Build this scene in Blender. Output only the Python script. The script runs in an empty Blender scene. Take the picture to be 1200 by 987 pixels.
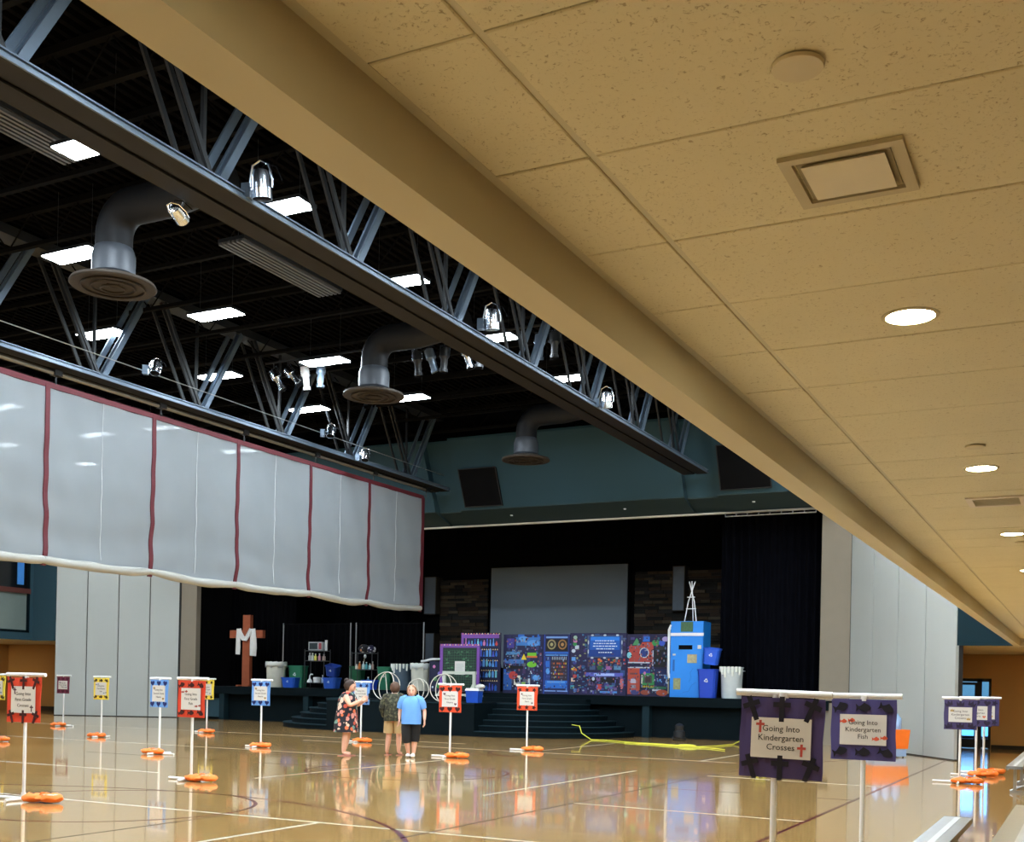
import bpy, math, random
from mathutils import Vector, Matrix
PI = math.pi
scene = bpy.context.scene
C = scene.collection
random.seed(7)

# ------------------------------------------------------------------ camera
cam_data = bpy.data.cameras.new('camera')
cam_data.sensor_width = 36.0
cam_data.sensor_fit = 'HORIZONTAL'
cam_data.lens = 1321.1 * 36.0 / 1200.0
cam_data.shift_y = (800.0 - 493.5) / 1200.0
cam_data.clip_start = 0.05
cam_data.clip_end = 400
cam = bpy.data.objects.new('camera', cam_data)
C.objects.link(cam)
yaw, pitch, roll = 0.47305, 0.00286, 0.0211
fwd = Vector((-math.sin(yaw) * math.cos(pitch), math.cos(yaw) * math.cos(pitch), math.sin(pitch)))
rgt = Vector((math.cos(yaw), math.sin(yaw), 0))
upv = rgt.cross(fwd)
r2 = rgt * math.cos(roll) + upv * math.sin(roll)
u2 = upv * math.cos(roll) - rgt * math.sin(roll)
m4 = Matrix((r2, u2, -fwd)).transposed().to_4x4()
m4.translation = Vector((0, 0, 1.6))
cam.matrix_world = m4
scene.camera = cam

# ------------------------------------------------------------------ world and exposure
world = bpy.data.worlds.new('world')
scene.world = world
world.use_nodes = True
wbg = world.node_tree.nodes['Background']
wbg.inputs[0].default_value = (0.13, 0.46, 1.0, 1)
wbg.inputs[1].default_value = 4.0
vs = scene.view_settings
vs.view_transform = 'Standard'
vs.look = 'None'
vs.exposure = 0.6
vs.gamma = 1.0
vs.use_curve_mapping = False
HIGH_BAY = 100.0        # emission of the high bay panels
DOWN_LIGHT = 100.0      # emission of the recessed downlights

# ------------------------------------------------------------------ helpers: materials
def lin(c):
    c = c / 255.0
    return c / 12.92 if c <= 0.04045 else ((c + 0.055) / 1.055) ** 2.4

def rgb(c):
    return (lin(c[0]), lin(c[1]), lin(c[2]), 1.0)

MATS = {}

def mat(name, col, rough=0.6, metal=0.0, var=0.10, scale=6.0, bump=0.0, bscale=40.0, spec=None):
    if name in MATS:
        return MATS[name]
    m = bpy.data.materials.new(name)
    m.use_nodes = True
    nt = m.node_tree
    b = nt.nodes['Principled BSDF']
    b.inputs['Roughness'].default_value = rough
    b.inputs['Metallic'].default_value = metal
    if spec is not None:
        b.inputs['Specular IOR Level'].default_value = spec
    tc = nt.nodes.new('ShaderNodeTexCoord')
    n = nt.nodes.new('ShaderNodeTexNoise')
    n.inputs['Scale'].default_value = scale
    n.inputs['Detail'].default_value = 4
    nt.links.new(tc.outputs['Object'], n.inputs['Vector'])
    mx = nt.nodes.new('ShaderNodeMix')
    mx.data_type = 'RGBA'
    base = rgb(col)
    mx.inputs[6].default_value = tuple(min(1, v * (1 - var)) for v in base[:3]) + (1,)
    mx.inputs[7].default_value = tuple(min(1, v * (1 + var)) for v in base[:3]) + (1,)
    nt.links.new(n.outputs['Fac'], mx.inputs[0])
    nt.links.new(mx.outputs[2], b.inputs['Base Color'])
    if bump > 0:
        n2 = nt.nodes.new('ShaderNodeTexNoise')
        n2.inputs['Scale'].default_value = bscale
        nt.links.new(tc.outputs['Object'], n2.inputs['Vector'])
        bp = nt.nodes.new('ShaderNodeBump')
        bp.inputs['Strength'].default_value = bump
        bp.inputs['Distance'].default_value = 0.01
        nt.links.new(n2.outputs['Fac'], bp.inputs['Height'])
        nt.links.new(bp.outputs['Normal'], b.inputs['Normal'])
    MATS[name] = m
    return m

def emit_mat(name, col, strength):
    m = bpy.data.materials.new(name)
    m.use_nodes = True
    nt = m.node_tree
    nt.nodes.remove(nt.nodes['Principled BSDF'])
    e = nt.nodes.new('ShaderNodeEmission')
    e.inputs[0].default_value = col + (1,)
    e.inputs[1].default_value = strength
    nt.links.new(e.outputs[0], nt.nodes['Material Output'].inputs[0])
    MATS[name] = m
    return m

def N(nt, kind, **kw):
    n = nt.nodes.new(kind)
    for k, v in kw.items():
        setattr(n, k, v)
    return n

def mixc(nt, fac, a, b):
    mx = N(nt, 'ShaderNodeMix', data_type='RGBA')
    for sock, val in ((0, fac), (6, a), (7, b)):
        if isinstance(val, (tuple, float, int)):
            mx.inputs[sock].default_value = val
        else:
            nt.links.new(val, mx.inputs[sock])
    return mx.outputs[2]

def floor_material():
    m = bpy.data.materials.new('polished_maple')
    m.use_nodes = True
    nt = m.node_tree
    b = nt.nodes['Principled BSDF']
    tc = N(nt, 'ShaderNodeTexCoord')
    mp = N(nt, 'ShaderNodeMapping')
    mp.inputs['Rotation'].default_value = (0, 0, 0)
    nt.links.new(tc.outputs['Object'], mp.inputs['Vector'])
    br = N(nt, 'ShaderNodeTexBrick', offset=0.37)
    br.inputs['Scale'].default_value = 1.0
    br.inputs['Brick Width'].default_value = 0.75
    br.inputs['Row Height'].default_value = 0.057
    br.inputs['Mortar Size'].default_value = 0.0012
    br.inputs['Color1'].default_value = rgb((208, 170, 110))
    br.inputs['Color2'].default_value = rgb((188, 146, 88))
    br.inputs['Mortar'].default_value = rgb((130, 96, 58))
    nt.links.new(mp.outputs[0], br.inputs['Vector'])
    st = N(nt, 'ShaderNodeMapping')
    st.inputs['Scale'].default_value = (1.2, 30, 1)
    nt.links.new(tc.outputs['Object'], st.inputs['Vector'])
    no = N(nt, 'ShaderNodeTexNoise')
    no.inputs['Scale'].default_value = 1.5
    no.inputs['Detail'].default_value = 6
    nt.links.new(st.outputs[0], no.inputs['Vector'])
    ramp = N(nt, 'ShaderNodeValToRGB')
    ramp.color_ramp.elements[0].position = 0.35
    ramp.color_ramp.elements[1].position = 0.7
    ramp.color_ramp.elements[0].color = (0.78, 0.74, 0.68, 1)
    ramp.color_ramp.elements[1].color = (1, 1, 1, 1)
    nt.links.new(no.outputs['Fac'], ramp.inputs[0])
    mul = N(nt, 'ShaderNodeMix', data_type='RGBA', blend_type='MULTIPLY')
    mul.inputs[0].default_value = 1.0
    nt.links.new(br.outputs['Color'], mul.inputs[6])
    nt.links.new(ramp.outputs[0], mul.inputs[7])
    nt.links.new(mul.outputs[2], b.inputs['Base Color'])
    b.inputs['Roughness'].default_value = 0.10
    b.inputs['Specular IOR Level'].default_value = 0.5
    b.inputs['Coat Weight'].default_value = 0.5
    b.inputs['Coat Roughness'].default_value = 0.04
    bp = N(nt, 'ShaderNodeBump')
    bp.inputs['Strength'].default_value = 0.05
    bp.inputs['Distance'].default_value = 0.002
    nt.links.new(no.outputs['Fac'], bp.inputs['Height'])
    nt.links.new(bp.outputs['Normal'], b.inputs['Normal'])
    MATS['floor'] = m
    return m

def tile_material():
    m = bpy.data.materials.new('fissured_ceiling_tile')
    m.use_nodes = True
    nt = m.node_tree
    b = nt.nodes['Principled BSDF']
    tc = N(nt, 'ShaderNodeTexCoord')
    oi = N(nt, 'ShaderNodeObjectInfo')
    add = N(nt, 'ShaderNodeVectorMath', operation='ADD')
    mulv = N(nt, 'ShaderNodeVectorMath', operation='SCALE')
    comb = N(nt, 'ShaderNodeCombineXYZ')
    nt.links.new(oi.outputs['Random'], comb.inputs[0])
    nt.links.new(oi.outputs['Random'], comb.inputs[1])
    nt.links.new(comb.outputs[0], mulv.inputs[0])
    mulv.inputs['Scale'].default_value = 40.0
    nt.links.new(tc.outputs['Object'], add.inputs[0])
    nt.links.new(mulv.outputs[0], add.inputs[1])
    n1 = N(nt, 'ShaderNodeTexNoise')
    n1.inputs['Scale'].default_value = 75
    n1.inputs['Detail'].default_value = 5
    n1.inputs['Roughness'].default_value = 0.62
    n1.inputs['Distortion'].default_value = 1.2
    nt.links.new(add.outputs[0], n1.inputs['Vector'])
    r1 = N(nt, 'ShaderNodeValToRGB')
    r1.color_ramp.elements[0].position = 0.335
    r1.color_ramp.elements[1].position = 0.405
    nt.links.new(n1.outputs['Fac'], r1.inputs[0])
    n2 = N(nt, 'ShaderNodeTexNoise')
    n2.inputs['Scale'].default_value = 2.2
    nt.links.new(add.outputs[0], n2.inputs['Vector'])
    base = mixc(nt, n2.outputs['Fac'], rgb((216, 214, 192)), rgb((226, 223, 201)))
    col = mixc(nt, r1.outputs[0], rgb((180, 173, 148)), base)
    nt.links.new(col, b.inputs['Base Color'])
    b.inputs['Roughness'].default_value = 0.9
    b.inputs['Specular IOR Level'].default_value = 0.1
    bp = N(nt, 'ShaderNodeBump')
    bp.inputs['Strength'].default_value = 0.45
    bp.inputs['Distance'].default_value = 0.004
    nt.links.new(r1.outputs[0], bp.inputs['Height'])
    nt.links.new(bp.outputs['Normal'], b.inputs['Normal'])
    MATS['tile'] = m
    return m

def curtain_material():
    m = bpy.data.materials.new('white_mesh_fabric')
    m.use_nodes = True
    nt = m.node_tree
    b = nt.nodes['Principled BSDF']
    tc = N(nt, 'ShaderNodeTexCoord')
    no = N(nt, 'ShaderNodeTexNoise')
    no.inputs['Scale'].default_value = 1.3
    no.inputs['Detail'].default_value = 5
    nt.links.new(tc.outputs['Object'], no.inputs['Vector'])
    col = mixc(nt, no.outputs['Fac'], rgb((120, 127, 132)), rgb((142, 149, 155)))
    nt.links.new(col, b.inputs['Base Color'])
    b.inputs['Roughness'].default_value = 0.6
    tr = N(nt, 'ShaderNodeBsdfTranslucent')
    tr.inputs[0].default_value = (0.62, 0.65, 0.68, 1)
    mx = N(nt, 'ShaderNodeMixShader')
    mx.inputs[0].default_value = 0.4
    nt.links.new(b.outputs[0], mx.inputs[1])
    nt.links.new(tr.outputs[0], mx.inputs[2])
    tp = N(nt, 'ShaderNodeBsdfTransparent')
    m2 = N(nt, 'ShaderNodeMixShader')
    m2.inputs[0].default_value = 0.06
    nt.links.new(mx.outputs[0], m2.inputs[1])
    nt.links.new(tp.outputs[0], m2.inputs[2])
    nt.links.new(m2.outputs[0], nt.nodes['Material Output'].inputs[0])
    MATS['curtain'] = m
    return m

def glass_material(name, tint, gloss):
    m = bpy.data.materials.new(name)
    m.use_nodes = True
    nt = m.node_tree
    nt.nodes.remove(nt.nodes['Principled BSDF'])
    tp = N(nt, 'ShaderNodeBsdfTransparent')
    tp.inputs[0].default_value = tint
    gl = N(nt, 'ShaderNodeBsdfGlossy')
    gl.inputs['Roughness'].default_value = 0.03
    mx = N(nt, 'ShaderNodeMixShader')
    mx.inputs[0].default_value = gloss
    nt.links.new(tp.outputs[0], mx.inputs[1])
    nt.links.new(gl.outputs[0], mx.inputs[2])
    nt.links.new(mx.outputs[0], nt.nodes['Material Output'].inputs[0])
    MATS[name] = m
    return m

def pattern_material(name, cols, scale, kind='voronoi', rough=0.8):
    """fabric with a printed pattern of several colours"""
    m = bpy.data.materials.new(name)
    m.use_nodes = True
    nt = m.node_tree
    b = nt.nodes['Principled BSDF']
    tc = N(nt, 'ShaderNodeTexCoord')
    if kind == 'voronoi':
        t = N(nt, 'ShaderNodeTexVoronoi')
        t.inputs['Scale'].default_value = scale
        nt.links.new(tc.outputs['Object'], t.inputs['Vector'])
        sep = N(nt, 'ShaderNodeSeparateColor')
        nt.links.new(t.outputs['Color'], sep.inputs[0])
        ramp = N(nt, 'ShaderNodeValToRGB')
        ramp.color_ramp.interpolation = 'CONSTANT'
        el = ramp.color_ramp.elements
        while len(el) < len(cols) - 1:
            el.new(0.5)
        for i, c in enumerate(cols[1:]):
            el[i].position = i / (len(cols) - 1)
            el[i].color = rgb(c)
        nt.links.new(sep.outputs[0], ramp.inputs[0])
        th = N(nt, 'ShaderNodeMath', operation='LESS_THAN')
        nt.links.new(t.outputs['Distance'], th.inputs[0])
        th.inputs[1].default_value = 0.5
        col = mixc(nt, th.outputs[0], rgb(cols[0]), ramp.outputs[0])
    else:
        t = N(nt, 'ShaderNodeTexNoise')
        t.inputs['Scale'].default_value = scale
        t.inputs['Detail'].default_value = 3
        nt.links.new(tc.outputs['Object'], t.inputs['Vector'])
        ramp = N(nt, 'ShaderNodeValToRGB')
        ramp.color_ramp.interpolation = 'CONSTANT'
        el = ramp.color_ramp.elements
        while len(el) < len(cols):
            el.new(0.5)
        for i, c in enumerate(cols):
            el[i].position = 0.0 if i == 0 else 0.38 + 0.24 * i / len(cols)
            el[i].color = rgb(c)
        nt.links.new(t.outputs['Fac'], ramp.inputs[0])
        col = ramp.outputs[0]
    nt.links.new(col, b.inputs['Base Color'])
    b.inputs['Roughness'].default_value = rough
    MATS[name] = m
    return m

# ------------------------------------------------------------------ helpers: meshes
class MB:
    def __init__(self):
        self.v, self.f, self.m = [], [], []

    def face(self, idx, m=0):
        self.f.append(idx)
        self.m.append(m)

    def box(self, x0, y0, z0, x1, y1, z1, m=0, M=None):
        p = [(x0, y0, z0), (x1, y0, z0), (x1, y1, z0), (x0, y1, z0), (x0, y0, z1), (x1, y0, z1), (x1, y1, z1), (x0, y1, z1)]
        if M is not None:
            p = [tuple(M @ Vector(q)) for q in p]
        n = len(self.v)
        self.v += p
        for q in ((0, 3, 2, 1), (4, 5, 6, 7), (0, 1, 5, 4), (1, 2, 6, 5), (2, 3, 7, 6), (3, 0, 4, 7)):
            self.face(tuple(n + i for i in q), m)
        return self

    def loft(self, rings, m=0, cap=True, closed=False):
        n = len(self.v)
        k = len(rings[0])
        for r in rings:
            self.v += [tuple(q) for q in r]
        cnt = len(rings)
        for i in range(cnt if closed else cnt - 1):
            a, b = n + i * k, n + ((i + 1) % cnt) * k
            for j in range(k):
                j2 = (j + 1) % k
                self.face((a + j, a + j2, b + j2, b + j), m)
        if cap and not closed:
            self.face(tuple(n + j for j in reversed(range(k))), m)
            self.face(tuple(n + (cnt - 1) * k + j for j in range(k)), m)
        return self

    def tube(self, p0, p1, r0, r1=None, n=8, m=0):
        return self.path([p0, p1], [r0, r0 if r1 is None else r1], n, m)

    def path(self, pts, r, n=8, m=0, closed=False):
        pts = [Vector(p) for p in pts]
        if not isinstance(r, (list, tuple)):
            r = [r] * len(pts)
        cnt = len(pts)
        rings = []
        ref = None
        for i, p in enumerate(pts):
            if closed:
                d = pts[(i + 1) % cnt] - pts[i - 1]
            else:
                d = (pts[min(i + 1, cnt - 1)] - pts[max(i - 1, 0)])
            d.normalize()
            if ref is None:
                ref = Vector((0, 0, 1)) if abs(d.z) < 0.9 else Vector((1, 0, 0))
            s = d.cross(ref)
            if s.length < 1e-5:
                s = d.cross(Vector((0.3, 1, 0.2)))
            s.normalize()
            t = s.cross(d).normalized()
            ref = t
            rings.append([p + s * (r[i] * math.cos(2 * PI * j / n)) - t * (r[i] * math.sin(2 * PI * j / n)) for j in range(n)])
        return self.loft(rings, m, True, closed)

    def lathe(self, prof, c=(0, 0, 0), n=24, m=0, cap=True, sx=1.0, sy=1.0):
        rings = [[(c[0] + max(r, 1e-4) * sx * math.cos(2 * PI * j / n), c[1] + max(r, 1e-4) * sy * math.sin(2 * PI * j / n), c[2] + z) for j in range(n)] for r, z in prof]
        return self.loft(rings, m, cap)

    def prism(self, pts, z0, z1, m=0, M=None):
        k = len(pts)
        rings = [[(x, y, z0) for x, y in pts], [(x, y, z1) for x, y in pts]]
        if M is not None:
            rings = [[M @ Vector(q) for q in r] for r in rings]
        return self.loft(rings, m)

    def ellipsoid(self, c, rx, ry, rz, n=14, k=9, m=0, shape=None):
        rings = []
        for i in range(k + 1):
            a = -PI / 2 + PI * i / k
            ca, sa = max(math.cos(a), 0.02), math.sin(a)
            ring = []
            for j in range(n):
                b = 2 * PI * j / n
                q = Vector((rx * ca * math.cos(b), ry * ca * math.sin(b), rz * sa))
                if shape:
                    q = shape(q)
                ring.append(Vector(c) + q)
            rings.append(ring)
        return self.loft(rings, m)

    def build(self, name, mats, parent=None, smooth=False, loc=None, kind=None):
        me = bpy.data.meshes.new(name)
        me.from_pydata(self.v, [], self.f)
        if not isinstance(mats, (list, tuple)):
            mats = [mats]
        for q in mats:
            me.materials.append(q)
        if any(self.m):
            me.polygons.foreach_set('material_index', self.m)
        if smooth:
            me.polygons.foreach_set('use_smooth', [True] * len(me.polygons))
            try:
                me.set_sharp_from_angle(angle=math.radians(42))
            except Exception:
                pass
        me.update()
        o = bpy.data.objects.new(name, me)
        C.objects.link(o)
        if parent is not None:
            o.parent = parent
        if loc is not None:
            o.location = loc
        if kind:
            o['kind'] = kind
        return o

def tag(o, label, cat, group=None):
    o['label'] = label
    o['category'] = cat
    if group:
        o['group'] = group
    return o

def thing(name, label, cat, loc=(0, 0, 0), rz=0.0, group=None):
    o = bpy.data.objects.new(name, None)
    o.empty_display_size = 0.1
    C.objects.link(o)
    o.location = loc
    o.rotation_euler = (0, 0, rz)
    return tag(o, label, cat, group)

def struct(o):
    o['kind'] = 'structure'
    return o

def group_struct(name, loc=(0, 0, 0)):
    o = bpy.data.objects.new(name, None)
    C.objects.link(o)
    o.location = loc
    return struct(o)

def link_copy(src, parent=None, loc=None, rot=None):
    c = src.copy()
    C.objects.link(c)
    if parent is not None:
        c.parent = parent
    if loc is not None:
        c.location = loc
    if rot is not None:
        c.rotation_euler = rot
    return c

def copy_tree(root, loc, rz=None, label=None):
    r = root.copy()
    C.objects.link(r)
    r.location = loc
    if rz is not None:
        r.rotation_euler = (0, 0, rz)
    if label:
        r['label'] = label
    for ch in list(root.children):
        c = ch.copy()
        C.objects.link(c)
        c.parent = r
        for g in list(ch.children):
            d = g.copy()
            C.objects.link(d)
            d.parent = c
    return r

TEXT_CACHE = {}

def text_mesh(body, size, extrude=0.0008):
    key = (body, size)
    if key in TEXT_CACHE:
        return TEXT_CACHE[key]
    cu = bpy.data.curves.new('lettering', 'FONT')
    cu.body = body
    cu.size = size
    cu.align_x = 'CENTER'
    cu.align_y = 'CENTER'
    cu.extrude = extrude
    cu.resolution_u = 2
    o = bpy.data.objects.new('lettering', cu)
    C.objects.link(o)
    dg = bpy.context.evaluated_depsgraph_get()
    me = bpy.data.meshes.new_from_object(o.evaluated_get(dg))
    bpy.data.objects.remove(o)
    bpy.data.curves.remove(cu)
    TEXT_CACHE[key] = me
    return me

def text_obj(name, body, size, material, parent, loc, rot=(PI / 2, 0, 0)):
    me = text_mesh(body, size).copy()
    me.materials.clear()
    me.materials.append(material)
    o = bpy.data.objects.new(name, me)
    C.objects.link(o)
    o.parent = parent
    o.location = loc
    o.rotation_euler = rot
    return o

# ------------------------------------------------------------------ materials
floor_m = floor_material()
tile_m = tile_material()
curtain_m = curtain_material()
soffit_m = mat('tan_painted_drywall', (192, 188, 168), 0.75, var=0.03, scale=2)
grid_m = mat('tan_grid_metal', (198, 196, 176), 0.6, var=0.02)
panel_m = mat('pale_grey_panel', (164, 168, 165), 0.65, var=0.03, scale=1.5)
strip_m = mat('taupe_concrete', (126, 117, 103), 0.85, var=0.06, scale=3, bump=0.2)
seam_m = mat('dark_seam', (26, 26, 28), 0.8)
teal_m = mat('teal_paint', (28, 60, 72), 0.85, var=0.04, scale=1.2)
teal_dark_m = mat('dark_teal_paint', (3, 15, 20), 0.75, var=0.08, scale=2, spec=0.1)
teal_lip_m = mat('lighter_teal_edge', (18, 38, 46), 0.7, var=0.1, spec=0.15)  # lighter teal for treads, edges and posts
black_m = mat('matte_black', (8, 8, 10), 0.9, var=0.1, spec=0.1)
roof_m = mat('black_roof_deck', (10, 9, 9), 0.95, var=0.25, scale=0.6, spec=0.02)
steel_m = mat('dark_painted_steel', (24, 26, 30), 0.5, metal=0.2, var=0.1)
steel_hi_m = mat('highlight_and_grey_steel', (92, 106, 122), 0.35, metal=0.4, var=0.1)
duct_m = mat('grey_spiral_duct', (26, 27, 30), 0.6, metal=0.1, var=0.12, scale=3, spec=0.2)
duct_rim_m = mat('brownish_diffuser', (50, 43, 37), 0.6, var=0.1, spec=0.2)
chrome_m = mat('polished_aluminium', (200, 206, 215), 0.22, metal=1.0, var=0.05)
alu_m = mat('brushed_aluminium', (168, 170, 172), 0.42, metal=0.85, var=0.08, scale=12)
velvet_m = mat('black_velour', (6, 6, 8), 0.98, var=0.2, scale=3, spec=0.03)
velvet_blue_m = mat('midnight_velour', (8, 9, 15), 0.98, var=0.2, scale=3, spec=0.03)
tan_wall_m = mat('tan_wall_paint', (176, 138, 88), 0.8, var=0.04, scale=1.0)
white_pvc = mat('white_pvc', (226, 228, 230), 0.35, var=0.03)
maroon_m = mat('maroon_webbing', (82, 15, 28), 0.7, var=0.15)
hem_m = mat('cream_hem', (150, 149, 143), 0.7, var=0.06)
orange_m = mat('orange_canvas', (244, 120, 30), 0.6, var=0.1, bump=0.3, bscale=30)
paper_m = mat('white_card', (208, 205, 200), 0.6, var=0.03)
ink_m = mat('black_ink', (28, 26, 30), 0.8)
glass_dark = glass_material('dark_mezzanine_glass', (0.22, 0.26, 0.26, 1), 0.25)
glass_clear = glass_material('clear_door_glass', (0.86, 0.95, 1.0, 1), 0.08)
bay_m = emit_mat('cool_white_led', (0.80, 0.92, 1.0), HIGH_BAY)
down_m = emit_mat('warm_downlight', (1.0, 0.86, 0.52), DOWN_LIGHT)
frame_m = mat('black_door_frame', (18, 22, 28), 0.4)

# ------------------------------------------------------------------ setting: floor and court lines
CEIL = 2.972
fl = MB().box(-47, -6, -0.2, 6, 48, 0.0)
floor = struct(fl.build('floor', floor_m))
line_white = mat('white_court_paint', (214, 212, 204), 0.18, var=0.04)
line_maroon = mat('maroon_court_paint', (86, 26, 30), 0.18, var=0.1)
line_black = mat('black_court_paint', (58, 44, 38), 0.18, var=0.1)

def court_line(pts, w, m, name='court_line', closed=False):
    b = MB()
    pts = [Vector((p[0], p[1], 0)) for p in pts]
    n = len(pts)
    L, R_ = [], []
    for i, p in enumerate(pts):
        if closed:
            d = pts[(i + 1) % n] - pts[i - 1]
        else:
            d = pts[min(i + 1, n - 1)] - pts[max(i - 1, 0)]
        d.normalize()
        s = Vector((-d.y, d.x, 0)) * (w / 2)
        L.append(p + s)
        R_.append(p - s)
    rings = [[(a.x, a.y, 0.0002), (c.x, c.y, 0.0002), (c.x, c.y, 0.0016), (a.x, a.y, 0.0016)] for a, c in zip(L, R_)]
    b.loft(rings, 0, True, closed)
    return b.build(name, m, floor)

def arc(cx, cy, r, a0, a1, n=48):
    return [(cx + r * math.cos(a0 + (a1 - a0) * i / n), cy + r * math.sin(a0 + (a1 - a0) * i / n)) for i in range(n + 1)]

for pts in (((-19, 10.42), (-4.9, 10.42)), ((-7.75, 3), (-7.75, 10.42)), ((-12.1, 14.5), (-12.1, 20.4)), ((-7.8, 14.4), (-7.8, 20.6)),
            ((-6.3, 14.25), (-3.1, 14.05)), ((-6.3, 20.35), (-3.1, 20.1)), ((-19, 24.75), (-6.9, 24.4)), ((-7.72, 24.4), (-7.72, 30.0)),
            ((-12.12, 24.7), (-12.12, 30.2)), ((-25, 14.3), (-14, 14.3)), ((-30, 20.4), (-14, 20.4)), ((-33, 26.6), (-15, 26.6))):
    court_line(pts, 0.05, line_white)
court_line([(-3.1, 2), (-3.07, 33)], 0.055, line_maroon)
for pts in (((-6.3, 5), (-6.3, 24.5)), ((-19, 17.3), (-3.1, 17.3)), ((-9.05, 2), (-9.05, 10.4)), ((-12.95, 2), (-12.95, 10.4))):
    court_line(pts, 0.035, line_black)
court_line(arc(-11, 17.4, 1.83, 0, 2 * PI, 64)[:-1], 0.05, line_maroon, closed=True)
for cy, s in ((6.1, 1), (28.7, -1)):
    court_line(arc(-11, cy, 6.05, s * 0.15, s * (PI - 0.15), 64), 0.06, line_maroon)
    court_line(arc(-11, cy + s * 4.25, 1.83, 0, 2 * PI, 64)[:-1], 0.05, line_maroon, closed=True)

# ------------------------------------------------------------------ setting: low ceiling over the side aisle
X_B, X_A, Z_S = -1.479, -1.61, 2.797           # inner face, gym edge and underside of the beam
Y_END = 29.35
struct(MB().box(X_B, -4, CEIL + 0.03, 5, Y_END, CEIL + 0.2).build('ceiling', grid_m))
ceiling = bpy.data.objects['ceiling']
tile_a = MB()
def bevel_tile(b, x0, y0, x1, y1, z0, z1, e):
    b.loft([[(x0, y0, z1), (x0, y1, z1), (x1, y1, z1), (x1, y0, z1)],
            [(x0, y0, z0 + e), (x0, y1, z0 + e), (x1, y1, z0 + e), (x1, y0, z0 + e)],
            [(x0 + e, y0 + e, z0), (x0 + e, y1 - e, z0), (x1 - e, y1 - e, z0), (x1 - e, y0 + e, z0)]])
TX = -1.166
rows = [0.235 + 0.61 * i for i in range(-4, 48)]
proto = {}
for r, y in enumerate(rows):
    for ci, (x0, x1) in enumerate(((X_B + 0.03, TX - 0.012), (TX + 0.008, TX + 1.22 - 0.012), (TX + 1.228, TX + 2.44 - 0.012), (TX + 2.448, TX + 3.66), (TX + 3.668, TX + 4.88))):
        if ci in proto:
            link_copy(proto[ci], ceiling, (x0, y, CEIL + random.uniform(-0.0012, 0.0012)))
        else:
            b = MB()
            bevel_tile(b, 0, 0.004, x1 - x0, 0.61 - 0.004, 0.0, 0.032, 0.003)
            proto[ci] = b.build('ceiling_tile', tile_m, ceiling)
            proto[ci].location = (x0, y, CEIL)
b = MB()
b.box(X_B, -4, CEIL + 0.004, X_B + 0.028, Y_END, CEIL + 0.03)
b.build('wall_angle_trim', grid_m, ceiling)
b = MB()
for k in range(4):
    b.box(TX - 0.014 + 1.22 * k, -4, CEIL + 0.006, TX + 0.012 + 1.22 * k, Y_END, CEIL + 0.03)
b.build('grid_runner', grid_m, ceiling)

# beam between aisle and gym and the wall standing on it
struct(MB().box(X_A, -4, Z_S, X_B, Y_END, 11.0).build('wall_aisle_beam', soffit_m))
# header across the aisle end
struct(MB().box(X_B, Y_END, Z_S, 5, Y_END + 0.15, 11.0).build('wall_aisle_header', soffit_m))
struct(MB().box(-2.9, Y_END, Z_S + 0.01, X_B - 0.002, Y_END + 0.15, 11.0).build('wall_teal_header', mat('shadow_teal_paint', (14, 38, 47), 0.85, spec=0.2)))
struct(MB().box(5, -4, 0, 5.2, 37, 11).build('wall_right', tan_wall_m))
struct(MB().box(-47, -4.2, 0, 5.2, -4, 11).build('wall_back', tan_wall_m))
# lobby beyond the header
struct(MB().prism([(-2.72, Y_END + 0.15), (5, Y_END + 0.15), (5, 37.1), (-6.1, 37.1), (-6.1, 34.75)], 2.85, 3.05).build('ceiling_lobby', soffit_m))
# end wall of the lobby with the door opening x -3.75..-2.35
wb = MB()
wb.box(-6.2, 36.9, 0, -3.72, 37.1, 3.0)
wb.box(-2.62, 36.9, 0, 5.2, 37.1, 3.0)
wb.box(-3.72, 36.9, 2.12, -2.62, 37.1, 3.0)
struct(wb.build('wall_lobby_end', tan_wall_m))
struct(MB().box(-2.6, 36.86, 0, 5, 36.9, 0.12).build('baseboard_lobby', seam_m))

door = group_struct('door_1', (-3.17, 36.98, 0))
b = MB()
for x0, x1 in ((-0.70, -0.62), (0.18, 0.36), (0.60, 0.69)):
    b.box(x0, -0.05, 0, x1, 0.05, 2.12)
b.box(-0.70, -0.05, 2.02, 0.69, 0.05, 2.12)
b.build('door_frame', frame_m, door)
b = MB()
b.box(-0.62, -0.03, 0.02, -0.54, 0.03, 2.0)
b.box(0.10, -0.03, 0.02, 0.18, 0.03, 2.0)
b.box(-0.54, -0.03, 0.02, 0.10, 0.03, 0.28)
b.box(-0.54, -0.03, 1.92, 0.10, 0.03, 2.0)
b.box(-0.54, -0.03, 0.98, 0.10, 0.03, 1.08)
b.build('door_leaf', frame_m, door)
b = MB()
b.box(0.36, -0.03, 0.02, 0.60, 0.03, 0.28)
b.build('sidelight_base', frame_m, door)
b = MB().box(-0.54, -0.006, 0.28, 0.10, 0.006, 0.98)
b.build('pane', glass_clear, door)
MB().box(-0.54, -0.006, 1.08, 0.10, 0.006, 1.92).build('pane', glass_clear, door)
MB().box(0.36, -0.006, 0.28, 0.60, 0.006, 2.02).build('pane', glass_clear, door)
MB().tube((-0.5, -0.09, 1.03), (0.06, -0.09, 1.03), 0.018).tube((-0.48, -0.09, 1.03), (-0.48, 0, 1.03), 0.014).tube((0.04, -0.09, 1.03), (0.04, 0, 1.03), 0.014).build('push_bar', alu_m, door, True)

door.scale = (0.79, 1.0, 1.0)

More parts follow.
